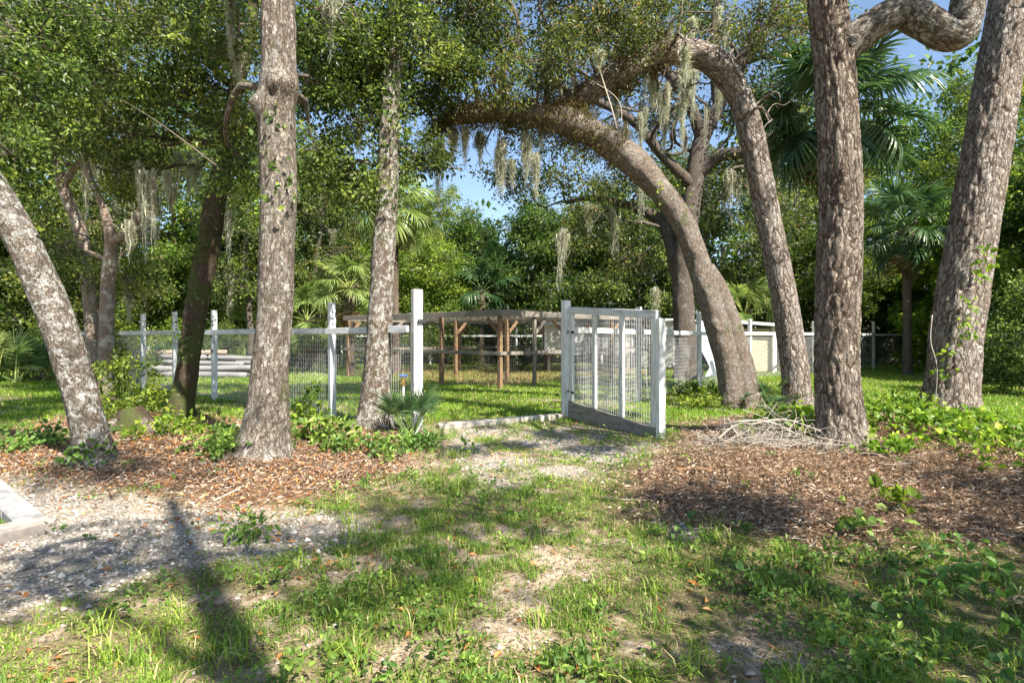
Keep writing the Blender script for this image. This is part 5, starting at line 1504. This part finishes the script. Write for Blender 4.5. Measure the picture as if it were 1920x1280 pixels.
def pole(label, a, b, r, mat, grp=None, seed=0):
    a = np.asarray(a, float); b = np.asarray(b, float)
    o = (a + b) / 2
    R = np.column_stack([np.linspace(a, b, 14), np.linspace(r * 1.05, r * 0.92, 14)])
    v, t, q, bb = bark_tube(R[:, :3], R[:, 3], 16, 0.03, 0.0, seed)
    bb = (v - a) @ np.stack([unit(b - a), np.cross(unit(b - a), [0, 0, 1]), [0, 0, 1.0]], 1) + seed
    ob = MB().add(v, t=t, q=q, b=bb).build("timber_pole", mat, None, o, True)
    ob.location = o
    return tag(ob, label, "pole", grp)
pg = "poles of the stack"
i = 0
for (y, z, r, x0, x1, m) in [(17.5, .10, .09, -11.4, -7.9, 'pole_wood'), (17.75, .10, .09, -11.8, -7.6, 'pole_wood_red'), (18.0, .10, .09, -11.5, -7.8, 'pole_wood'), (18.3, .10, .09, -11.7, -8.0, 'pole_wood'), (18.55, .10, .09, -11.6, -8.1, 'pole_wood'),
                             (17.65, .27, .085, -11.6, -7.75, 'pole_wood'), (17.9, .27, .085, -11.2, -7.5, 'pole_wood_red'), (18.2, .27, .085, -11.5, -8.0, 'pole_wood'), (18.4, .27, .085, -11.3, -7.9, 'pole_wood'),
                             (17.8, .44, .08, -11.4, -7.9, 'pole_wood'), (18.05, .44, .085, -11.0, -8.3, 'pole_wood_red'), (18.3, .44, .08, -11.0, -8.1, 'pole_wood'), (17.9, .60, .08, -11.3, -8.4, 'pole_wood'), (18.2, .60, .075, -11.5, -8.0, 'pole_wood'), (18.05, .75, .075, -11.7, -9.5, 'pole_wood_red')]:
    lab = "weathered grey timber pole in the stack beyond the left fence run" if m == 'pole_wood' else "brownish timber pole in the stack beyond the left fence run"
    lab = lab.replace("left ", "")
    e1, e2, e3, e4 = RNG.normal(size=4)
    z += 0.01 * i % 0.03
    pole(lab, (x0 + 0.5 * e1, y + 0.15 + 0.08 * e3, z + 0.03 * e4), (x1 + 0.55 * e2, y - 0.1 - 0.08 * e3, z - 0.02 * e4), r * RNG.uniform(0.85, 1.15), M[m], pg + (" grey" if m == 'pole_wood' else " brown"), i + 5)
    i += 1

# ------------------------------------------------------------------ paver border and turf
def border():
    c0 = np.array([-2.98, 3.70])
    da = unit(np.array([-1.55, 1.27])); db = unit(np.array([-0.5, -0.87]))
    o = P3(c0)
    root = thing("paver_border", "pale stone paver edging round the clipped turf, on gravel", "edging", o)
    inn = np.array([-da[1], da[0]]) if True else da
    wa = 0.20
    na = db / 1.0
    for i in range(6):
        a = c0 + da * (0.21 + 0.40 * i) + na * 0.085
        b = a + da * 0.386
        beam("paver", M['paver'], root, o, P3(a, 0.005), P3(b, 0.005), 0.165, 0.13, bev=0.012)
    beam("paver", M['paver_pink'], root, o, P3(c0 + da * 0.0 + db * 0.0 + da * 0.1, 0.005) + np.append(-db * 0.0, 0), P3(c0 + da * 0.1 + db * 0.42, 0.005), 0.2, 0.135, bev=0.014)
    for i in range(5):
        a = c0 + da * 0.1 + db * (0.428 + 0.40 * i)
        beam("paver", M['paver'], root, o, P3(a, 0.003), P3(a + db * 0.392, 0.003), 0.2, 0.13, bev=0.014)
    # clipped turf inside
    p = [c0 + da * 0.205 + db * 0.18, c0 + da * 2.6 + db * 0.18, c0 + da * 2.6 + db * 2.4, c0 + da * 0.205 + db * 2.4]
    return p
TURF = [tuple(p) for p in border()]
tv = np.array([P3(p, 0.015) for p in TURF])
tm = mk_mesh("turf", tv, np.array([[0, 1, 2, 3]]), False, {"bco": tv}, [plain_mat("turf", (0.05, 0.10, 0.02), (0.09, 0.16, 0.03), 60)])
tag(link("turf_lawn", tm), kind="structure")

# ------------------------------------------------------------------ brush pile, log, stump, sticks
def brush():
    rng = np.random.default_rng(91)
    o = G(1450, 835)
    root = thing("brush_pile", "tangled pile of bare pale dead branches on the mulch", "brush")
    root.location = o
    for pts in ([(1345, 808, .22), (1400, 795, .28), (1450, 808, .22), (1500, 835, .10)], [(1365, 790, .30), (1372, 820, .2), (1400, 850, .06), (1470, 862, .04)], [(1555, 805, .24), (1520, 832, .12), (1460, 842, .07), (1400, 845, .05)], [(1340, 828, .06), (1380, 800, .22), (1440, 788, .3)], [(1400, 815, .2), (1470, 800, .25), (1540, 815, .15)]):
        P = []
        for px, py, h in pts:
            d = o[1] + rng.normal() * 0.12
            w = W(px, py, d); w[2] = float(gz(w[0], w[1])) + h
            P.append(np.append(w, rng.uniform(0.010, 0.016)))
        R = crom(np.array(P), 0.06); R[:, 3] *= np.linspace(1.1, 0.4, len(R))
        v, t, q, b = bark_tube(R[:, :3], R[:, 3], 7, 0.1, 0)
        MB().add(v, t=t, q=q, b=b).build("branch", M['twig_pale'], root, o, True)
    K = 330
    c = o + rng.normal(size=(K, 3)) * [0.42, 0.28, 0]
    c[:, 2] = gz(c[:, 0], c[:, 1]) + np.abs(rng.normal(size=K)) * 0.12 * np.exp(-((c[:, 0] - o[0]) / 0.6) ** 2) + 0.02
    d = unit(rng.normal(size=(K, 3)) * [1, 0.7, 0.35])
    ln = rng.uniform(0.15, 0.55, K)
    t = np.linspace(-0.5, 0.5, 6)[None, :, None]
    P = c[:, None] + d[:, None] * ln[:, None, None] * t + rng.normal(size=(K, 1, 3)) * 0.10 * (0.25 - t ** 2)
    P[:, :, 2] = np.maximum(P[:, :, 2], gz(P[:, :, 0], P[:, :, 1]) + 0.01)
    v, q = batch_tubes(P, np.full((K, 6), 0.0028) * rng.uniform(0.6, 1.5, (K, 1)), 4)
    tag(MB().add(v, q=q).build("twig_tangle", M['twig_pale'], root, o, True), kind="stuff")
brush()

def log(label, a, b, r, mat, seed, z=0.0, name="fallen_log", cat="log"):
    A, B = G(*a), G(*b)
    A[2] += r * 0.6 + z; B[2] += r * 0.6 + z
    o = (A + B) / 2
    n = 12
    R = np.column_stack([np.linspace(A, B, n), np.full(n, r) * np.linspace(1, 0.8, n)])
    R[:, 2] += 0.25 * r * np.sin(np.linspace(0, 7, n) + seed)
    R[:, 1] += 0.5 * r * np.sin(np.linspace(0, 5, n) + seed * 2)
    v, t, q, bb = bark_tube(R[:, :3], R[:, 3], 12, 0.15, r * 0.12, seed)
    ob = MB().add(v, t=t, q=q, b=bb).build(name, mat, None, o, True)
    ob.location = o
    return tag(ob, label, cat)
log("short rotting brown log half sunk in the mulch", (1266, 884), (1334, 886), 0.028, M['dead_log'], 3)
log("curved bare stick lying on the open mulch", (1500, 905), (1600, 955), 0.009, M['twig_pale'], 4, name="fallen_stick", cat="stick")
log("thin grey stick lying at the foot of the crooked-limbed oak", (1640, 850), (1730, 872), 0.012, M['twig_pale'], 5, name="fallen_stick", cat="stick")
log("dark knotty stick on the sandy leaf litter", (290, 912), (330, 905), 0.025, M['dead_log'], 6, name="fallen_stick", cat="stick")
log("slim twig lying where leaf litter meets gravel", (400, 940), (470, 905), 0.008, M['twig_pale'], 8, name="fallen_stick", cat="stick")

# old stump with its mossy root beside the leaning oak
so = G(235, 812)
st = thing("tree_stump", "low reddish rotting stump against the leaning lichen oak", "stump", so)
R = np.column_stack([np.array([0, .0, -.03, -.05]), np.array([.15, .15, .15, .15]), np.array([-0.1, 0.06, 0.2, 0.30]), np.array([.27, .23, .18, .13])])
R = crom(R, 0.03)
v, t, q, b = bark_tube(R[:, :3], R[:, 3], 28, 0.16, 0.015, 31, 0.5, 0.15)
MB().add(v, t=t, q=q, b=b).build("stump_body", M['bark_moss'], st, (0, 0, 0), True)
for k, (ex, ey, ez) in enumerate([(0.75, -0.25, -0.05), (0.5, 0.25, -0.05), (-0.35, -0.35, -0.06)]):
    R = crom(np.array([[0.1 * np.sign(ex), .12, 0.14, .09], [ex * .5, ey * .5 + .05, 0.06, .06], [ex, ey, ez, .03]]), 0.05)
    v, t, q, b = bark_tube(R[:, :3], R[:, 3], 12, 0.12, 0.004, 40 + k)
    MB().add(v, t=t, q=q, b=b).build("root", M['bark_smooth'], st, (0, 0, 0), True)

# understory plants of the two beds
def plant(label, px, py, r, h, n, mat, seed, L=0.06, Wd=0.04, per=16, name="leafy_weed", cat="plant", sticks=6, clr=0.10):
    rng = np.random.default_rng(seed)
    o = G(px, py)
    root = thing(name, label, cat, o)
    c = rng.normal(size=(n, 3)) * [r * 0.5, r * 0.4, 0]
    c[:, 2] = rng.random(n) ** 0.9 * h * np.exp(-(np.hypot(c[:, 0], c[:, 1]) / (r * 1.2)) ** 2) + 0.04
    c[:, 2] += gz(c[:, 0] + o[0], c[:, 1] + o[1]) - o[2]
    v, t, cc = spray(c, clr, per, L, Wd, rng, up=1.2, droop=0.1, wide=True)
    MB().add(v, t=t, c=cc).build("foliage", mat, root)
    k = min(n, 60)
    b0 = c[:k] * [0.35, 0.35, 0]; b0[:, 2] = gz(b0[:, 0] + o[0], b0[:, 1] + o[1]) - o[2] - 0.02
    tt = np.linspace(0, 1, 5)[None, :, None]
    P = b0[:, None] + (c[:k] - b0)[:, None] * tt + rng.normal(size=(k, 5, 3)) * 0.008
    v, q = batch_tubes(P, np.full((k, 5), 0.003), 4)
    tag(MB().add(v, q=q).build("stems", M['petiole'], root), kind="stuff")
    return root
plant("bright waist-high bush with pale stems between leaning oak and slim trunk", 232, 790, 0.6, 1.0, 60, M['bright_leaf'], 501, 0.075, 0.045, 18, "shrub", "shrub", clr=0.15)
plant("yellow-green seedlings at the foot of the slim mossy trunk", 320, 818, 0.5, 0.18, 26, M['vine_leaf'], 502)
plant("dark leafy weeds at the foot of the tall burled oak", 432, 850, 0.4, 0.22, 30, M['weed_leaf'], 503)
plant("dense green weed clump between the burled oak and the mottled oak", 600, 830, 0.42, 0.22, 24, M['weed_leaf'], 504, 0.075, 0.05)
plant("leafy green weeds at the foot of the mottled oak", 680, 850, 0.4, 0.14, 18, M['weed_leaf'], 505)
plant("green sprouts against the burled oak below the fence", 575, 790, 0.3, 0.5, 18, M['bright_leaf'], 506, 0.075, 0.05)
plant("low weeds in front of the palmetto at the latch post", 770, 845, 0.5, 0.10, 26, M['weed_leaf'], 507)
plant("green weeds and seedlings on the litter beside the leaning oak", 70, 835, 0.7, 0.16, 34, M['weed_leaf'], 508)
plant("tuft of dark weeds at the very foot of the leaning oak", 172, 872, 0.2, 0.18, 18, M['weed_leaf'], 509)
plant("bright vine patch between the hooked oak and the crooked-limbed oak", 1490, 812, 0.5, 0.22, 55, M['vine_leaf'], 511, 0.085, 0.075, 9)
plant("bright vine carpet between the crooked-limbed oak and the massive oak", 1670, 800, 0.8, 0.26, 40, M['vine_leaf'], 512, 0.072, 0.062, 11)
plant("tall leafy vine growth in front of the massive leaning oak", 1700, 775, 0.6, 0.36, 26, M['vine_leaf'], 513, 0.072, 0.062, 11)
plant("bright vine carpet over the mound before the massive oak", 1800, 810, 0.8, 0.18, 40, M['vine_leaf'], 514, 0.072, 0.062, 11)
plant("trailing vine leaves on the mulch edge past the massive oak", 1890, 850, 0.6, 0.16, 30, M['vine_leaf'], 515, 0.072, 0.062, 11)
plant("few bright seedlings on the open mulch below the crooked-limbed oak", 1665, 848, 0.22, 0.16, 12, M['vine_leaf'], 516, 0.07, 0.06, 8)
plant("weeds growing along the fence beyond the arching oak", 1310, 745, 0.7, 0.3, 60, M['bright_leaf'], 517)
plant("round-leaved creeper on the bare mulch", 1700, 950, 0.3, 0.10, 7, M['vine_leaf'], 518, 0.07, 0.07, 5)
plant("sprigs of round leaves near the mulch edge", 1630, 1000, 0.35, 0.10, 8, M['weed_leaf'], 519, 0.06, 0.055, 5)
plant("weed tuft growing in the gravel", 470, 1015, 0.12, 0.12, 8, M['weed_leaf'], 520, 0.06, 0.02)
plant("weeds by the threshold beside the open gate's end", 1330, 770, 0.5, 0.25, 40, M['bright_leaf'], 521)

# ------------------------------------------------------------------ grass, weeds, litter, gravel
def blades(xy, h, w, rng, mat, name, label, cat, crnd=None, seg2=True, lean=0.55):
    N = len(xy)
    base = np.column_stack([xy, gz(xy[:, 0], xy[:, 1]) - 0.006])
    a = rng.uniform(0, 2 * math.pi, N)
    d = np.stack([np.cos(a), np.sin(a), np.zeros(N)], -1)
    s = np.stack([-np.sin(a), np.cos(a), np.zeros(N)], -1) * (w * rng.uniform(0.7, 1.3, N))[:, None]
    le = (rng.random(N) ** 0.8 * lean * 2)[:, None]
    hh = (h * rng.uniform(0.55, 1.25, N))[:, None]
    mid = base + d * hh * le * 0.35 + [0, 0, 1] * hh * 0.6
    tip = base + d * hh * le * 1.05 + [0, 0, 1] * hh * np.maximum(0.35, 1 - 0.35 * le)
    v = np.stack([base - s, base + s, mid - s * 0.75, mid + s * 0.75, tip], 1)
    k = np.arange(N)[:, None] * 5
    q = k + [0, 1, 3, 2]
    t = k + [2, 3, 4]
    c = np.ones((N, 5, 4)) * 0.5
    c[:, :, 0] = rng.random(N)[:, None]; c[:, :, 1] = (rng.random(N) if crnd is None else crnd)[:, None]; c[:, :, 3] = 1
    return tag(MB().add(v.reshape(-1, 3), t=t, q=q, c=c.reshape(-1, 4)).build(name, mat), label, cat, kind="stuff")

def scatter(N, y0, y1, rng, xs=1.02, pw=1.0):
    """points on the open ground, thinning with distance from the path"""
    y = y0 + (y1 - y0) * rng.random(N) ** pw
    x = (rng.random(N) * 2 - 1) * (y * xs + 0.6)
    return x, y

rng = np.random.default_rng(601)
in_turf = lambda x, y: poly_sd(x, y, TURF) > -0.22
x, y = scatter(640000, 1.2, 9.5, rng)
mul, gra, bare, grs, pen, wood = zones(x, y)
clump = 0.6 * n2(x, y, 2.6, 71) + 0.4 * n2(x, y, 9.0, 77, 2)
p = grs * (0.14 + 1.3 * sstep(0.38, 0.60, clump)) * 0.95
k = (rng.random(len(x)) < p) & ~in_turf(x, y)
x, y = x[k], y[k]
cl = clump[k]
tall_ = sstep(0.45, 0.75, n2(x, y, 1.6, 72))
blades(np.column_stack([x, y]), 0.024 + 0.048 * tall_, 0.0020 + 0.0007 * y / 4, rng, M['grass'], "grass", "patchy green grass of the near clearing", "grass", np.clip(n2(x, y, 1.3, 73) * 1.6 - 0.3, 0, 1))
x, y = scatter(330000, 7.5, 26.5, rng, 1.05, 1.25)
mul, gra, bare, grs, pen, wood = zones(x, y)
k = rng.random(len(x)) < grs * (0.35 + 0.9 * n2(x, y, 1.5, 74)) * sstep(7.5, 9.5, y)
x, y = x[k], y[k]
blades(np.column_stack([x, y]), 0.055 + 0.05 * n2(x, y, 0.9, 75), 0.0035 + 0.00045 * y, rng, M['lawn'], "grass", "sunlit lawn grass beyond the fence", "grass", np.clip(n2(x, y, 0.7, 76) * 1.5 - 0.25, 0, 1))
# straw inside the pen
x = rng.uniform(-7, 7, 24000); y = rng.uniform(13, 25, 24000)
k = (rng.random(24000) < sstep(-0.4, 0.6, poly_sd(x, y, PEN_SOIL)) * 0.75)
x, y = x[k], y[k]
blades(np.column_stack([x, y]), np.full(len(x), 0.13), np.full(len(x), 0.007), rng, M['straw'], "dry_grass", "dry straw-coloured grass inside the wire pen", "dry grass", lean=0.8)
# clipped turf behind the pavers
x = rng.uniform(-6.5, -2.9, 60000); y = rng.uniform(1.5, 6, 60000)
k = poly_sd(x, y, TURF) > 0.005
x, y = x[k], y[k]
ob = blades(np.column_stack([x, y]), np.full(len(x), 0.035), np.full(len(x), 0.003), rng, M['weed_leaf'], "turf_grass", "short even turf inside the paver border", "turf")
ob.location.z = 0.015
# taller tufts and seed stalks
x, y = scatter(900, 1.5, 7.5, rng)
mul, gra, bare, grs, pen, wood = zones(x, y)
k = (rng.random(900) < grs) & ~in_turf(x, y)
cx, cy = x[k], y[k]
per = 26
xx = np.repeat(cx, per) + rng.normal(size=len(cx) * per) * 0.035
yy = np.repeat(cy, per) + rng.normal(size=len(cx) * per) * 0.035
blades(np.column_stack([xx, yy]), np.repeat(rng.uniform(0.05, 0.13, len(cx)), per), np.full(len(xx), 0.003), rng, M['grass'], "grass_tufts", "taller grass tufts dotted over the near clearing", "grass", np.repeat(rng.random(len(cx)), per), lean=0.75)
# broad-leaved weeds
x, y = scatter(11000, 1.3, 8.0, rng)
mul, gra, bare, grs, pen, wood = zones(x, y)
wd = n2(x, y, 1.4, 81)
k = (rng.random(11000) < np.clip(grs + 0.05, 0, 1) * sstep(0.42, 0.62, wd) * (0.45 + 0.45 * np.clip(x * 0.5 + 0.3, 0, 1))) & ~in_turf(x, y)
x, y = x[k], y[k]
n = len(x)
c = np.column_stack([x, y, gz(x, y) + rng.uniform(0.01, 0.07, n)])
v, t, cc = spray(c, rng.uniform(0.03, 0.075, n), 9, 0.033, 0.019, rng, up=1.6, droop=-0.15, flat=0.5, wide=True)
tag(MB().add(v, t=t, c=cc).build("weeds", M['weed_leaf']), "broad-leaved weeds growing through the near grass", "weeds", kind="stuff")
# larger round leaves of a creeper in the shade at the mulch's edge
x = rng.uniform(0.9, 3.6, 700); y = rng.uniform(1.5, 4.2, 700)
k = (rng.random(700) < sstep(0.40, 0.60, n2(x, y, 1.8, 83)) * np.clip((x - 0.6) / 2, 0, 1)) & (zones(x, y)[0] < 0.4)
x, y = x[k], y[k]; n = len(x)
c = np.column_stack([x, y, gz(x, y) + rng.uniform(0.03, 0.10, n)])
v, t, cc = spray(c, 0.05, 3, 0.045, 0.042, rng, up=1.8, droop=0.0, flat=0.4, wide=True)
tag(MB().add(v, t=t, c=cc).build("creeper_leaves", M['weed_leaf']), "round dark creeper leaves over the shaded grass by the mulch", "creeper", kind="stuff")

def flat_bits(x, y, L, Wd, rng, mat, name, label, cat, lift=0.012, curl=0.35, tilt=0.35):
    n = len(x)
    a = rng.uniform(0, 6.283, n)
    ax = np.stack([np.cos(a), np.sin(a), rng.normal(size=n) * tilt], -1)
    nr = rng.normal(size=(n, 3)) * tilt; nr[:, 2] += 1
    pos = np.column_stack([x, y, gz(x, y) + rng.uniform(0.004, lift * 2, n)])
    v, t, c = leaves(pos, ax, nr, L, Wd, curl, rng=rng)
    return tag(MB().add(v, t=t, c=c).build(name, mat), label, cat, kind="stuff")
def bed_points(poly, N, soft, seed):
    poly = np.array(poly)
    x = rng.uniform(poly[:, 0].min() - .3, poly[:, 0].max() + .3, N); y = rng.uniform(poly[:, 1].min() - .3, poly[:, 1].max() + .3, N)
    k = rng.random(N) < sstep(-soft, soft, poly_sd(x, y, poly) + 0.35 * (n2(x, y, 1.7, 11) - 0.5))
    return x[k], y[k]
x, y = scatter(120000, 1.3, 9.0, rng)
mul, gra, bare, grs, pen, wood = zones(x, y)
k = (rng.random(len(x)) < (1 - mul) * (1 - 0.75 * gra) * (0.25 + 0.6 * n2(x, y, 2.2, 87))) & ~in_turf(x, y)
x, y = x[k], y[k]; n = len(x)
flat_bits(x, y, rng.uniform(0.012, 0.06, n), rng.uniform(0.0025, 0.007, n), rng, M['thatch'], "dead_grass", "dry grass bits and leaf scraps on the sandy clearing", "dead grass", 0.008, 0.2, 0.25)
x, y = bed_points(MULCH_R, 140000, 0.45, 1)
n = len(x)
flat_bits(x, y, rng.uniform(0.012, 0.065, n), rng.uniform(0.004, 0.016, n), rng, M['litter'], "mulch", "red-brown bark mulch and dead leaves on the mound", "mulch", 0.02)
x, y = bed_points(MULCH_L, 80000, 0.5, 2)
k = rng.random(len(x)) < 0.25 + 0.75 * sstep(0.35, 0.6, n2(x, y, 1.2, 85))
x, y = x[k], y[k]; n = len(x)
flat_bits(x, y, rng.uniform(0.015, 0.065, n), rng.uniform(0.006, 0.024, n), rng, M['litter'], "leaf_litter", "brown oak leaf litter under the leaning and burled oaks", "leaf litter", 0.018)
x, y = scatter(9000, 1.4, 9.0, rng)
k = rng.random(9000) < (0.10 + 0.6 * sstep(0.5, 0.7, n2(x, y, 1.0, 86))) * np.where(x < 0.5, 1.0, 0.35)
k &= ~in_turf(x, y)
x, y = x[k], y[k]; n = len(x)
flat_bits(x, y, rng.uniform(0.03, 0.065, n), rng.uniform(0.014, 0.026, n), rng, M['leaf_fall'], "fallen_leaves", "scattered orange fallen leaves on the grass and gravel", "leaves", 0.012, 0.3)
x, y = bed_points(MULCH_L, 9000, 0.5, 3); n = len(x)
flat_bits(x, y, rng.uniform(0.03, 0.07, n), rng.uniform(0.014, 0.028, n), rng, M['leaf_fall'], "fallen_leaves", "orange fallen leaves on the litter bed", "leaves", 0.02, 0.3)

# gravel: small broken stones
OCT = np.array([[1, 0, 0], [-1, 0, 0], [0, 1, 0], [0, -1, 0], [0, 0, 1], [0, 0, -1.]])
OCTF = np.array([[0, 2, 4], [2, 1, 4], [1, 3, 4], [3, 0, 4], [2, 0, 5], [1, 2, 5], [3, 1, 5], [0, 3, 5]])
x, y = scatter(110000, 1.6, 9.2, rng)
mul, gra, bare, grs, pen, wood = zones(x, y)
k = (rng.random(len(x)) < np.maximum(gra * 0.9, bare * 0.10)) & ~in_turf(x, y)
x, y = x[k], y[k]; n = len(x)
sz = rng.uniform(0.004, 0.012, n) * (1 + 0.9 * (rng.random(n) < 0.06))
v = OCT[None] * sz[:, None, None] * rng.uniform(0.6, 1.3, (n, 6, 1)) + rng.normal(size=(n, 6, 3)) * sz[:, None, None] * 0.2
v[:, :, 2] *= 0.7
v += np.column_stack([x, y, gz(x, y) + sz * 0.35])[:, None]
t = (np.arange(n)[:, None, None] * 6 + OCTF[None]).reshape(-1, 3)
c = np.ones((n, 6, 4)) * 0.5; c[:, :, 0] = rng.random(n)[:, None]; c[:, :, 1] = rng.random(n)[:, None]
tag(MB().add(v.reshape(-1, 3), t=t, c=c.reshape(-1, 4)).build("gravel", M['gravel']), "pale crushed gravel of the path and the strip by the pavers", "gravel", kind="stuff")

# fallen twigs on the beds
x1, y1 = bed_points(MULCH_R, 420, 0.3, 5); x2, y2 = bed_points(MULCH_L, 420, 0.4, 6)
x = np.concatenate([x1, x2]); y = np.concatenate([y1, y2]); n = len(x)
a = rng.uniform(0, 6.283, n); ln = rng.uniform(0.06, 0.38, n)
tt = np.linspace(-0.5, 0.5, 6)
pth = np.zeros((n, 6, 3))
bend = rng.normal(size=n)[:, None] * 0.25 * (0.25 - tt ** 2)[None]
pth[:, :, 0] = x[:, None] + ln[:, None] * (np.cos(a)[:, None] * tt - np.sin(a)[:, None] * bend)
pth[:, :, 1] = y[:, None] + ln[:, None] * (np.sin(a)[:, None] * tt + np.cos(a)[:, None] * bend)
pth[:, :, 2] = gz(pth[:, :, 0], pth[:, :, 1]) + 0.014 + rng.random((n, 1)) * 0.02
v, q = batch_tubes(pth, rng.uniform(0.0015, 0.005, (n, 1)) * np.linspace(1.1, 0.5, 6)[None], 5)
tag(MB().add(v, q=q).build("fallen_twigs", M['twig_pale']), "thin dry twigs strewn over the mulch and leaf litter", "twigs", kind="stuff")
